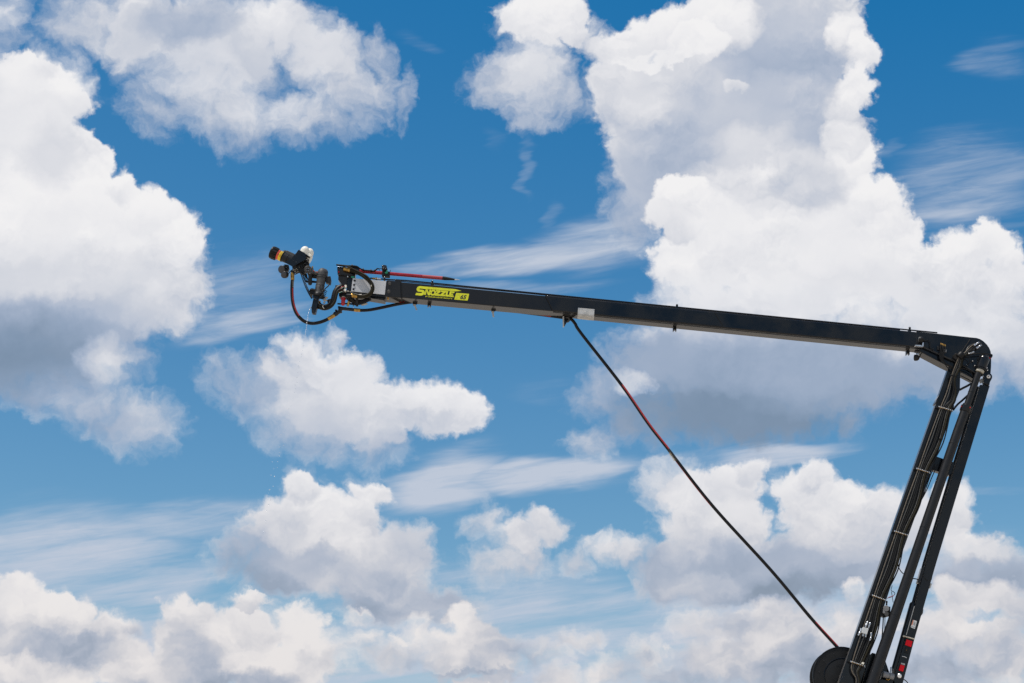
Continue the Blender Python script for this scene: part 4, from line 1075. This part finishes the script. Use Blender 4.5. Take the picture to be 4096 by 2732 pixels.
MB().lathe(pt(2, 384, 1117, .13), pt(2, 392, 1117.5, .13), [(0, .040), (1, .040)], 14).build('coupling_ring', BLACK, swv)

# =====================================================================================
# loop hose hanging from the nozzle
# =====================================================================================
loop = thing('loop_hose', 'black hose looping below the nozzle head, red stripe inside, brass ends', 'hose', pt(1, 495, 640, .0))
lp = spline(pts(1, [(496, 690, -.02), (488, 780, -.02), (486, 900, -.02), (492, 1010, -.02), (512, 1125, -.01), (552, 1235, 0), (612, 1320, .02), (692, 1384, .04), (785, 1414, .06), (880, 1414, .08), (985, 1388, .1), (1085, 1345, .12)]), 8)
LR = .0335
MB().tube(lp, LR, 16).build('hose_body', RUBBER, loop)
k0 = frac(lp, pt(1, 488, 845, -.02)); k1 = frac(lp, pt(1, 600, 1300, .02))
MB().tube(lp[int(k0 * (len(lp) - 1)):int(k1 * (len(lp) - 1)) + 1], LR * 1.02, 7, caps=False, arc=(-66, -12)).build('red_stripe', STRIPE, loop)
MB().prism(1, [(497, 700), (518, 702), (513, 815), (493, 815)], -.0545, -.052).build('label_patch', mat('faded_label', (0.16, 0.13, 0.085), .5), loop, smooth=False)
lettering('EXCEL', 1, (500, 704), (496, 810), 14, -.0565, -.0545, 'hose_lettering', PRINT, loop, shear=0, bold=.01)
brass_nut(1, (497, 705), (492, 588), .037, -.02, loop)
brass_nut(1, (1080, 1347), (1190, 1282), .038, .12, loop)

# =====================================================================================
# boom tip: swing pipe, bracket cluster under the nose
# =====================================================================================
tip = thing('swing_pipe', 'black S-bend water pipe with cables in front of the boom nose', 'bent pipe', pt(1, 1165, 1050, .1))
MB().tube(spline(pts(1, [(905, 1080, .05), (950, 1135, .05), (1030, 1155, .05), (1110, 1125, .05), (1165, 1055, .05), (1190, 960, .05), (1212, 890, .06), (1262, 835, .08), (1350, 800, .1)])), .060, 18).build('bend_pipe', RUBBER, tip)
MB().tube(spline(pts(1, [(930, 1130, -.02), (1010, 1180, -.02), (1110, 1150, -.02), (1190, 1060, -.02), (1222, 950, -.02), (1250, 880, -.01), (1330, 850, 0)])), .026, 12).build('braided_cable', BRAID, tip)
MB().tube(spline(pts(1, [(905, 1165, .02), (960, 1172, .02), (1020, 1188, .02), (1080, 1180, .02)])), .018, 10).build('drain_line', RUBBER, tip)
MB().prism(1, [(1205, 782), (1330, 790), (1320, 840), (1195, 850)], .12, .3).build('pipe_bracket', NAVY, tip, bevel=.006)
MB().prism(1, [(1060, 1030), (1140, 1000), (1150, 1080), (1080, 1090)], .06, .2).build('pipe_bracket', NAVY, tip, bevel=.006)
MB().lathe(pt(1, 855, 1160, .0), pt(1, 905, 1168, .0), [(0, .014), (.2, .020), (.5, .020), (.55, .026), (.9, .026), (1, .018)], 10).build('drain_nozzle', BRASS, tip)
MB().tube(spline(pts(1, [(930, 1050, -.05), (925, 1085, -.05), (960, 1110, -.05), (1040, 1115, -.05), (1095, 1085, -.05), (1108, 1045, -.04), (1090, 1020, -.03)])), .007, 8).build('grey_cable', HOSEGREY, tip)
MB().tube(spline(pts(1, [(1000, 1120, -.05), (995, 1145, -.05), (1012, 1165, -.05), (1020, 1172, -.05)])), .006, 6).build('white_cable', WHITE, tip)
mb = MB()
for (x, y, x2, y2) in ((1010, 1000, 1080, 990), (1000, 1030, 1070, 1040), (1030, 1060, 1010, 1090)):
    mb.lathe(pt(1, x, y, -.03), pt(1, x2, y2, -.03), [(0, .012), (.3, .022), (.6, .022), (1, .014)], 10)
mb.build('cable_connectors', mat('tan_connector', (0.34, 0.31, 0.26), .4), tip)
MB().ball(pt(1, 952, 1058, -.06), .014).build('cable_stud', BRASS, tip)
for (x, y) in ((392, 688), (385, 762)):
    MB().prism(2, [(x - 20, y - 25), (x + 18, y - 25), (x + 20, y + 22), (x - 16, y + 24)], .0, .06).build('white_connector', WHITE, tip, bevel=.005)
for k, (m_, o_) in enumerate(((REDP, 0), (RUBBER, 10), (GREEN, 22), (RUBBER, 30), (WHITE, 16))):
    MB().tube(spline(pts(2, [(372, 690 + o_, .03), (320, 700 + o_, .0), (275, 745 + o_, .0), (262, 790 + o_, -.01), (300, 770 + o_ * 1.6, .0), (372, 758 + o_ * .4, .02)])), .006, 6).build('signal_wire', m_, tip)
MB().prism(2, [(265, 760), (410, 770), (405, 890), (300, 900), (262, 870)], .08, .25).build('junction_box', MATTE, tip, bevel=.008)
MB().prism(2, [(325, 780), (358, 776), (362, 800), (330, 806)], .0, .04).build('relay', CASTGREY, tip, bevel=.003)
MB().lathe(pt(2, 350, 905, .06), pt(2, 340, 1050, .06), [(0, .038), (.05, .046), (.3, .046), (.33, .040), (.85, .040), (.95, .036), (1, .026)], 20).build('red_canister', REDP, tip)
MB().lathe(pt(2, 351, 890, .06), pt(2, 349, 912, .06), [(0, .036), (1, .040)], 20).build('canister_cap', mat('tan_cap', (0.42, 0.34, 0.25), .5), tip)
MB().lathe(pt(2, 452, 975, .05), pt(2, 435, 1068, .05), [(0, .016), (.05, .024), (.6, .026), (.7, .020), (1, .018)], 14).build('brass_filter', BRASS, tip)
MB().tube(spline(pts(2, [(235, 1020, .05), (300, 1025, .06), (420, 1020, .07), (520, 1030, .07), (620, 1050, .08)])), .016, 10).build('drain_line', RUBBER, tip)
MB().tube(spline(pts(2, [(470, 890, .05), (520, 950, .06), (560, 985, .08), (700, 985, .1), (820, 940, .14), (900, 900, .2)])), .046, 14).build('feed_pipe', RUBBER, tip)
MB().tube(spline(pts(2, [(570, 1030, .06), (690, 1015, .08), (790, 975, .1), (870, 925, .15)])), .026, 10).build('feed_pipe', MATTE, tip)
MB().lathe(pt(2, 690, 1045, .1), pt(2, 810, 1020, .1), [(0, .016), (.5, .022), (1, .014)], 12).build('pale_drain', mat('tan_drain', (0.36, 0.33, 0.27), .5), tip)
MB().prism(2, [(580, 905), (632, 910), (630, 1060), (585, 1060)], .0, .05).build('pipe_clamp', MATTE, tip, bevel=.005)
MB().prism(2, [(410, 870), (480, 880), (500, 980), (440, 990)], .1, .18).build('support_bracket', GALV, tip, bevel=.006)
MB().tube(spline(pts(2, [(410, 880, .06), (430, 940, .05), (470, 970, .05), (560, 1010, .05), (620, 1040, .05)])), .014, 8).build('drain_line', RUBBER, tip)

# braided hose that curls in front of the grey plate
crl = thing('curled_hose', 'thick black braided hose curling in front of the light grey nose plate', 'hose', pt(2, 905, 700, -.1))
MB().tube(spline(pts(2, [(470, 385, .0), (560, 408, -.03), (650, 445, -.06), (740, 500, -.09), (825, 570, -.11), (882, 640, -.12), (905, 710, -.12), (893, 780, -.12), (850, 838, -.11), (780, 873, -.09), (700, 885, -.08), (615, 878, -.07)])), .040, 16).build('hose_body', BRAID, crl)
MB().tube(spline(pts(2, [(230, 285, -.03), (320, 292, -.04), (430, 310, -.05), (560, 375, -.08), (700, 440, -.11), (800, 500, -.15), (880, 600, -.165), (900, 700, -.165), (880, 790, -.16), (800, 850, -.14), (700, 868, -.12), (560, 840, -.10), (450, 790, -.08)])), .016, 10).build('braided_cable', BRAID, crl)
MB().tube(spline(pts(2, [(430, 785, -.07), (480, 800, -.09), (540, 825, -.1), (640, 850, -.11), (700, 850, -.12)])), .012, 8).build('cable_tail', HOSEGREY, crl)
brass_nut(2, (355, 358), (480, 392), .045, .0, crl)
brass_nut(2, (622, 880), (495, 862), .040, -.07, crl)
MB().lathe(pt(2, 372, 355, .0), pt(2, 345, 350, .0), [(0, .04), (1, .04)], 14).build('hose_ferrule', MATTE, crl)
MB().prism(2, [(872, 660), (902, 664), (900, 692), (870, 690)], -.172, -.12).build('white_tag', mat('pale_tag', (0.55, 0.50, 0.40), .5), crl, bevel=.003)
MB().tube(pts(2, [(410, 870), (470, 872), (505, 866)], -.07), .042, 14).build('hose_stub', RUBBER, crl)

# =====================================================================================
# piercing lance and its head
# =====================================================================================
lance = thing('piercing_lance', 'red pointed lance with black cone and steel tip lying above the boom', 'lance', pt(2, 400, 500, .1))
LY = .12
a = at(1437, 1084.5, LY); b = at(1770, 1112.6, LY)
MB().tube([a, b], .0355, 20).build('red_tube', REDM, lance)
MB().tube([at(1689, 1105.7, LY), at(1770, 1112.6, LY)], .0362, 20).build('red_sleeve', mat('red_sleeve_paint', (0.34, 0.03, 0.04), .5), lance)
c1 = at(1819, 1118, LY); c2 = at(1843, 1119.6, LY)
MB().lathe(b, c1, [(0, .037), (.25, .036), (1, .0165)], 20).build('lance_cone', MATTE, lance)
MB().lathe(c1, c2, [(0, .0145), (.5, .009), (1, .0008)], 16).build('lance_tip', ALUM, lance)
mb = MB()
mb.prism(2, [(228, 330), (245, 310), (570, 345), (640, 360), (650, 400), (570, 425), (575, 465), (575, 530), (430, 528), (420, 650), (335, 672), (250, 560), (255, 470), (238, 462)], .03, .20)
mb.build('lance_head', BLACK, lance, bevel=.008)
MB().prism(2, [(430, 295), (590, 312), (655, 360), (560, 372), (430, 350)], .04, .16).build('head_cover', NAVY, lance, bevel=.006)
MB().prism(2, [(240, 455), (570, 478), (572, 505), (250, 475)], .0, .05).build('head_rail', MATTE, lance, bevel=.003)
MB().prism(2, [(490, 490), (560, 500), (572, 525), (500, 528)], .0, .06).build('green_plug', GREEN, lance, bevel=.006)
MB().prism(2, [(425, 490), (442, 495), (438, 515), (422, 510)], -.01, .03).build('head_stud', ALUM, lance, bevel=.003)
MB().ball(pt(2, 262, 420, .02), .010).build('head_marker', REFL, lance)
for off, rr in ((0, .014), (12, .010)):
    MB().tube(spline(pts(2, [(218, 278 + off, .0), (300, 290 + off, -.01), (420, 300 + off, 0), (590, 308 + off, .03), (660, 350 + off * .6, .05), (740, 382 + off * .4, .05), (860, 393 + off * .3, .05), (935, 400, .05), (975, 372, .04), (1000, 348, .03)])), rr, 10).build('braided_cable', BRAID, lance)
mb = MB()
for (x, y) in ((515, 303), (725, 375), (875, 395), (940, 398)):
    p = pt(2, x, y, .04); mb.lathe(p + Vector((-.012, 0, 0)), p + Vector((.012, 0, 0)), [(0, .030), (1, .030)], 10)
mb.build('cable_ties', MATTE, lance)
MB().bar(pt(2, 875, 400, .07), pt(2, 876, 462, .07), .008, .012).build('tie_tail', MATTE, lance)
# camera head clamped on the lance
camh = thing('lance_camera', 'small black camera with green plug clamped on the red lance', 'camera', pt(2, 1150, 440, .1))
MB().prism(2, [(1085, 400), (1232, 408), (1226, 496), (1080, 486)], .06, .19).build('clamp_block', MATTE, camh, bevel=.005)
MB().prism(2, [(1078, 288), (1120, 282), (1168, 290), (1190, 375), (1185, 410), (1085, 395)], .08, .18).build('camera_hood', BLACK, camh, bevel=.006)
MB().lathe(pt(2, 1112, 358, .02), pt(2, 1112, 358, .09), [(0, .030), (.15, .036), (1, .037)], 16).build('camera_drum', MATTE, camh)
MB().lathe(pt(2, 1138, 345, .0), pt(2, 1138, 345, .06), [(0, .024), (.2, .028), (1, .028)], 14).build('camera_motor', BLACK, camh)
mb = MB()
for (x, y) in ((1118, 322), (1150, 352), (1108, 350)): mb.ball(pt(2, x, y, -.004), .006, n=8)
mb.build('camera_screws', STEEL, camh)
MB().prism(2, [(1165, 382), (1193, 378), (1195, 420), (1185, 448), (1140, 442), (1135, 418), (1160, 412)], .03, .07).build('green_plug', GREEN, camh, bevel=.005)
MB().bar(pt(2, 1242, 380, .1), pt(2, 1240, 410, .1), .010, .02).build('clamp_bolt', MATTE, camh)
MB().bar(pt(2, 1228, 490, .1), pt(2, 1226, 528, .1), .010, .02).build('clamp_bolt', MATTE, camh)
MB().tube(spline(pts(2, [(985, 352, .04), (1010, 350, .05), (1050, 354, .06), (1090, 356, .07)])), .0065, 6).build('camera_cable', RUBBER, camh)
MB().tube(spline(pts(2, [(985, 365, .04), (1015, 362, .05), (1038, 378, .06), (1045, 400, .07)])), .005, 6).build('camera_cable', RUBBER, camh)

# =====================================================================================
# nozzle head
# =====================================================================================
noz = thing('water_cannon', 'black jointed water cannon with red and yellow label band at the boom tip', 'water cannon', pt(1, 930, 950, .05))
ax0 = pt(1, 155, 243, .0); ax1 = pt(1, 480, 380, .0)
L_len = (ax1 - ax0).length
def onax(s): return ax0 + (ax1 - ax0) * s
MB().lathe(onax(-.03), onax(.30), [(0, .100), (.0, .118), (.1, .127), (.2, .128), (.45, .117), (.95, .108), (1, .100)], 32).build('nozzle_bumper', RUBBER, noz)
mb = MB()
dirx = (ax1 - ax0).normalized(); uu = Vector((0, -1, 0)); ww = dirx.cross(uu)
for k in range(10):
    a = 2 * math.pi * k / 10
    o = (uu * math.cos(a) + ww * math.sin(a))
    p = onax(.06) + o * .114; p2 = onax(.27) + o * .107
    mb.tube([p, p2], .020, 6)
mb.build('bumper_lugs', RUBBER, noz)
MB().lathe(onax(.29), onax(.56), [(0, .0985), (1, .0985)], 36).build('barrel_front', PIPEM, noz)
MB().lathe(onax(.305), onax(.40), [(0, .1005), (1, .1005)], 36).build('label_band', LBLRED, noz)
MB().lathe(onax(.40), onax(.535), [(0, .1006), (1, .1006)], 36).build('label_band', LBLYEL, noz)
MB().lathe(onax(.535), onax(.575), [(0, .104), (.2, .107), (.8, .107), (1, .1)], 32).build('barrel_ring', RUBBER, noz)
MB().lathe(onax(.56), onax(1.05), [(0, .096), (.5, .096), (.52, .09), (1, .085)], 32).build('barrel_rear', PIPEM, noz)
def on_band(s, ang):
    o = uu * math.cos(rad(ang)) + ww * math.sin(rad(ang))
    return onax(s) + o * .1018
def band_text(text, s0, h, a0, a1, m, name, bold=.01):
    cu = bpy.data.curves.new('lettering', 'FONT'); cu.body = text; cu.offset = bold; cu.resolution_u = 2
    to = bpy.data.objects.new('lettering_source', cu); scene.collection.objects.link(to); bpy.context.view_layer.update()
    me = bpy.data.meshes.new_from_object(to.evaluated_get(bpy.context.evaluated_depsgraph_get()))
    bpy.data.objects.remove(to); bpy.data.curves.remove(cu)
    xs = [v.co.x for v in me.vertices]; ys = [v.co.y for v in me.vertices]
    V = [on_band(s0 - h * (v.co.y / max(ys)), a0 + (a1 - a0) * (v.co.x - min(xs)) / (max(xs) - min(xs))) for v in me.vertices]
    mb = MB(); mb.add(V, [tuple(p.vertices) for p in me.polygons]); bpy.data.meshes.remove(me)
    return mb.build(name, m, noz, smooth=False)
band_text('TIGER 1.0', .425, .075, -62, 20, mat('dark_red_print', (0.10, 0.02, 0.01), .5), 'band_lettering')
mb = MB()
for k, s0 in enumerate((.455, .48, .505)):
    for j in range(7):
        a0 = -60 + j * 13 + (k * 3)
        mb.add([on_band(s0, a0), on_band(s0, a0 + 9), on_band(s0 + .010, a0 + 9), on_band(s0 + .010, a0)], [(0, 1, 2, 3)])
mb.build('band_print', PRINT, noz, smooth=False)
# parts round the barrel
MB().prism(1, [(372, 243), (402, 208), (530, 268), (520, 318), (490, 330)], -.03, .07).build('actuator_box', CASTGREY, noz, bevel=.008)
MB().prism(1, [(340, 222), (362, 206), (392, 214), (375, 245)], -.01, .05).build('actuator_tip', CASTGREY, noz, bevel=.005)
MB().prism(1, [(362, 408), (470, 346), (562, 246), (702, 330), (726, 355), (500, 481)], -.125, -.112).build('side_bracket', NAVY, noz, bevel=.003)
MB().prism(1, [(420, 420), (562, 250), (700, 330), (720, 400), (600, 480), (500, 470)], .11, .125).build('side_bracket', NAVY, noz, bevel=.003)
MB().prism(1, [(562, 244), (596, 198), (704, 258), (720, 340), (698, 328)], -.124, .11).build('top_bracket', NAVY, noz, bevel=.004)
for (x, y) in ((505, 376), (562, 402), (552, 406)):
    MB().disc(1, x, y, 5, -.130, -.12, 8).build('bracket_screw', CASTGREY, noz)
MB().prism(1, [(480, 440), (560, 400), (740, 360), (770, 440), (740, 470), (650, 510), (560, 560), (500, 545)], -.07, .07).build('gear_case', MATTE, noz, bevel=.012)
mb = MB(); rn = random.Random(9)
for k in range(14):
    x = rn.uniform(560, 760); y = rn.uniform(380, 500)
    mb.lathe(pt(1, x, y, -.12), pt(1, x, y, -.03), [(0, .008), (.2, rn.uniform(.012, .024)), (1, rn.uniform(.012, .024))], 8)
mb.build('gear_case_fittings', MATTE, noz)
mb = MB()
for k in range(9):
    x = rn.uniform(500, 640); y = rn.uniform(480, 560)
    mb.ball(pt(1, x, y, -.085), rn.uniform(.008, .014), n=8)
mb.build('case_screws', mat('dull_steel', (0.3, 0.27, 0.22), .4, metal=.6), noz)
for (pp) in ([(690, 380, -.1), (740, 390, -.11), (765, 430, -.1), (755, 465, -.09)], [(720, 370, -.12), (760, 365, -.12), (755, 390, -.12), (730, 395, -.12)],
             [(430, 600, -.02), (460, 560, -.05), (500, 530, -.06), (560, 520, -.07)], [(540, 610, -.02), (590, 585, -.05), (640, 572, -.06), (680, 560, -.06)]):
    MB().tube(spline(pts(1, pp)), .009, 8).build('control_cable', RUBBER, noz)
# white twin dome
def dome(a, b, r, n=26):
    prof = [(0, r * .55), (.04, r * .8), (.12, r * .96), (.5, r)] + [(.5 + .5 * math.sin(rad(k * 10)), r * math.cos(rad(k * 10))) for k in range(1, 10)]
    return MB().lathe(a, b, prof, n)
dome(pt(1, 668, 290, -.03), pt(1, 728, 152, -.03), .086).build('white_dome', WHITE, noz)
dome(pt(1, 730, 345, .06), pt(1, 806, 186, .06), .090).build('white_dome', WHITE, noz)
MB().prism(1, [(622, 205), (640, 180), (800, 275), (812, 300), (775, 322), (700, 270)], -.075, .02).build('dome_body', WHITE, noz, bevel=.012, seg=3)
MB().prism(1, [(722, 300), (820, 285), (800, 345), (760, 402), (742, 360)], -.03, .10).build('dome_body', WHITE, noz, bevel=.012, seg=3)
MB().prism(1, [(698, 258), (780, 318), (772, 324), (700, 290)], -.088, -.03).build('dome_slot', MATTE, noz, bevel=.002)
# twin lamps
for (x, y, rx, dy, lb) in ((340, 528, 66, -.02, None), (378, 615, 58, -.05, None)):
    a = pt(1, x - 28, y - 2, dy - .075); b = pt(1, x + 34, y + 4, dy + .05); r = rz(1, rx) * 1.02
    MB().lathe(a, b, [(0, r * .9), (.06, r), (.5, r), (.62, r * .9), (.8, r * .6), (1, r * .3)], 26).build('head_lamp', MATTE, noz)
    dd_ = (a - b).normalized()
    MB().lathe(a + dd_ * .006, a, [(0, r * .6), (1, r * .86)], 24).build('lamp_lens', mat('dark_lens', (0.03, 0.03, 0.035), .25), noz)
MB().prism(1, [(360, 440), (430, 450), (440, 500), (420, 560), (380, 540), (355, 480)], -.03, .05).build('lamp_bracket', MATTE, noz, bevel=.005)
mb = MB()
for (x, y) in ((385, 532), (395, 498), (412, 470), (408, 590), (425, 596)): mb.ball(pt(1, x, y, -.05), .011, n=8)
mb.build('lamp_bolts', CASTGREY, noz)
MB().prism(1, [(470, 540), (540, 540), (525, 600), (465, 595)], -.04, .04).build('hose_adaptor', MATTE, noz, bevel=.006)
# wrist gear, joint pipes, elbow
MB().prism(1, [(600, 500), (700, 470), (720, 560), (660, 600), (600, 560)], -.06, .06).build('wrist_link', MATTE, noz, bevel=.01)
MB().lathe(pt(1, 750, 528, -.10), pt(1, 750, 528, .06), [(0, .068), (.05, .076), (.5, .077), (.52, .072), (1, .072)], 28).build('wrist_gear', CASTGREY, noz)
MB().prism(1, [(730, 506), (768, 506), (766, 552), (728, 552)], -.112, -.098).build('gear_plate', MATTE, noz, bevel=.003)
sc = MB().disc(1, 736, 512, 5, -.118, -.108, 8).build('plate_screw', STEEL, noz)
repeat(sc, [pt(1, x, y, 0) - pt(1, 736, 512, 0) for (x, y) in ((762, 514), (735, 545), (760, 547))])
MB().prism(1, [(790, 500), (838, 498), (842, 590), (805, 605), (740, 600), (735, 560)], -.07, .05).build('gear_housing', CASTGREY, noz, bevel=.01)
MB().lathe(pt(1, 790, 598, -.09), pt(1, 785, 782, -.09), [(0, .040), (.05, .045), (.12, .038), (.9, .040), (.95, .036), (1, .028)], 18).build('gear_motor', MATTE, noz)
MB().lathe(pt(1, 825, 478, -.06), pt(1, 825, 502, -.06), [(0, .015), (.5, .018), (1, .014)], 10).build('grease_cap', BRASS, noz)
for (x, y) in ((848, 550), (900, 573)):
    MB().ball(pt(1, x, y, -.06), .010, n=8).build('red_plug', REFL, noz)
MB().tube(pts(1, [(830, 582), (930, 596)], .0), .042, 16).build('joint_pipe', CASTGREY, noz)
MB().tube(pts(1, [(820, 640), (920, 650)], .03), .040, 16).build('joint_pipe', MATTE, noz)
for k in range(4):
    MB().tube(spline(pts(1, [(690 + 12 * k, 600, -.04), (715 + 10 * k, 660 + 6 * k, -.05), (780, 705 + 10 * k, -.03), (890, 725 + 7 * k, .0)])), .0075, 8).build('control_cable', RUBBER, noz)
# big grey elbow
prof = [(math.sin(rad(k * 9 - 90)) * .20 + .20, .102 * max(.02, math.cos(rad(k * 9 - 90)))) for k in range(0, 11)]
ea = pt(1, 1000, 508, .02); eb = pt(1, 925, 960, .02)
prof = [(0.0, .004)] + [(.22 - .22 * math.cos(rad(k * 9)), .102 * math.sin(rad(k * 9))) for k in range(1, 11)] + [(.36, .100), (.37, .094), (.55, .088), (.62, .086), (.64, .091), (.9, .088), (.92, .10), (1, .10)]
MB().lathe(ea, eb, prof, 30).build('elbow_pipe', CASTGREY, noz)
MB().lathe(pt(1, 1032, 520, .07), pt(1, 1030, 680, .07), [(0, .01)] + [(.4 - .4 * math.cos(rad(k * 10)), .062 * math.sin(rad(k * 10))) for k in range(1, 10)] + [(1, .05)], 22).build('elbow_rib', CASTGREY, noz)
for (s_, r_) in ((.30, .1045), (.37, .099), (.645, .093)):
    p = ea.lerp(eb, s_); dn = (eb - ea).normalized()
    MB().lathe(p - dn * .005, p + dn * .005, [(0, r_ - .004), (.3, r_), (.7, r_), (1, r_ - .004)], 28).build('elbow_seam', MATTE, noz)
MB().prism(1, [(1048, 638), (1122, 636), (1132, 700), (1118, 765), (1040, 735)], -.02, .09).build('motor_box', MATTE, noz, bevel=.008)
MB().tube(spline(pts(1, [(1100, 765, -.02), (1085, 800, -.05), (1040, 840, -.08), (1022, 880, -.09)])), .012, 8).build('motor_cable', RUBBER, noz)
MB().tube(spline(pts(1, [(985, 770, -.09), (955, 790, -.1), (950, 840, -.1), (975, 880, -.1), (1005, 870, -.1)])), .006, 8).build('control_cable', RUBBER, noz)
MB().lathe(pt(1, 930, 935, .02), pt(1, 920, 985, .02), [(0, .104), (.2, .112), (.8, .112), (1, .1)], 26).build('elbow_flange', MATTE, noz)
MB().prism(1, [(780, 850), (830, 836), (882, 850), (880, 935), (800, 935), (770, 900)], .0, .1).build('swing_motor', MATTE, noz, bevel=.01)
MB().prism(1, [(785, 845), (815, 835), (880, 850), (878, 866), (790, 862)], -.03, .05).build('motor_cap', CASTGREY, noz, bevel=.005)
MB().prism(1, [(830, 950), (932, 962), (930, 1015), (905, 1130), (872, 1245), (812, 1238), (806, 1160), (838, 1010)], -.05, .08).build('swing_bracket', NAVY, noz, bevel=.006)
MB().prism(1, [(815, 1205), (872, 1215), (868, 1248), (832, 1250)], -.08, .0).build('bracket_foot', MATTE, noz, bevel=.004)
mb = MB()
for (x, y) in ((862, 1012), (885, 1022), (850, 1000)): mb.ball(pt(1, x, y, -.06), .010, n=8)
mb.build('bracket_bolts', CASTGREY, noz)
# coiled cords
def coil(a, b, r, turns, wire, name, m):
    T = (b - a); d_ = T.normalized(); u_ = Vector((0, 1, 0)); u_ = (u_ - d_ * u_.dot(d_)).normalized(); w_ = d_.cross(u_)
    N_n = int(turns * 10); P = []
    for i in range(N_n + 1):
        t = i / N_n; an = 2 * math.pi * turns * t
        P.append(a + T * t + (u_ * math.cos(an) + w_ * math.sin(an)) * r + Vector((0, 0, -.05 * math.sin(math.pi * t))))
    return MB().tube(P, wire, 6).build(name, m, noz)
coil(pt(1, 638, 575, -.06), pt(1, 822, 1000, -.05), .020, 26, .0072, 'coiled_cord', RUBBER)
coil(pt(1, 672, 590, -.03), pt(1, 755, 735, .0), .020, 9, .0072, 'coiled_cord', RUBBER)
coil(pt(1, 1040, 870, -.09), pt(1, 958, 1000, -.08), .036, 9, .0085, 'coiled_cord', RUBBER)

# =====================================================================================
# water running from the drain
# =====================================================================================
strm = thing('water_stream', 'thin clear stream of water falling from the nozzle drain', 'water stream', pt(1, 800, 1150, .0))
rn = random.Random(21)
cpts = spline(pts(1, [(812, 1148, 0), (795, 1156, 0), (775, 1190, 0), (755, 1270, 0), (742, 1350, .0), (732, 1430, .0), (718, 1530, .0), (708, 1610, 0)]), 12)
P = [p + Vector((rn.uniform(-1, 1), rn.uniform(-1, 1), 0)) * .006 for p in cpts]
R = [.0065 * rn.uniform(.5, 1.5) * (1 - .45 * i / len(P)) for i in range(len(P))]
MB().tube(P, R, 8).build('falling_water', WATER, strm)
drops = [(343, 238), (340, 255), (334, 285), (331, 290), (326, 318), (325, 342), (321, 357), (312, 385), (303, 412), (306, 425), (302, 455), (296, 485), (293, 515), (283, 535), (285, 558), (278, 580), (265, 615), (268, 632), (255, 665), (241, 680),
         (240, 721), (237, 763), (213, 780), (218, 788), (212, 829), (196, 846), (214, 895), (210, 911), (184, 923), (187, 958), (183, 978), (173, 1014), (140, 1015), (172, 1050), (150, 1056), (155, 1106), (132, 1098), (145, 1168), (120, 1192), (116, 1210),
         (126, 1250), (118, 1282), (101, 1321), (97, 1379), (99, 1402), (82, 1455), (96, 1460)]
mb = MB()
for (x, y) in drops:
    for k in range(rn.choice((1, 1, 2, 3))):
        r = rn.uniform(.003, .0068)
        mb.ball(pt(12, x + rn.uniform(-4, 4) * (k > 0), y + rn.uniform(-4, 4) * (k > 0), rn.uniform(-.05, .05)), r * rn.uniform(.9, 1.7), r, r * rn.uniform(.7, 1.2), n=8)
wd_ = mb.build('water_drops', WATER)
wd_['kind'] = 'stuff'
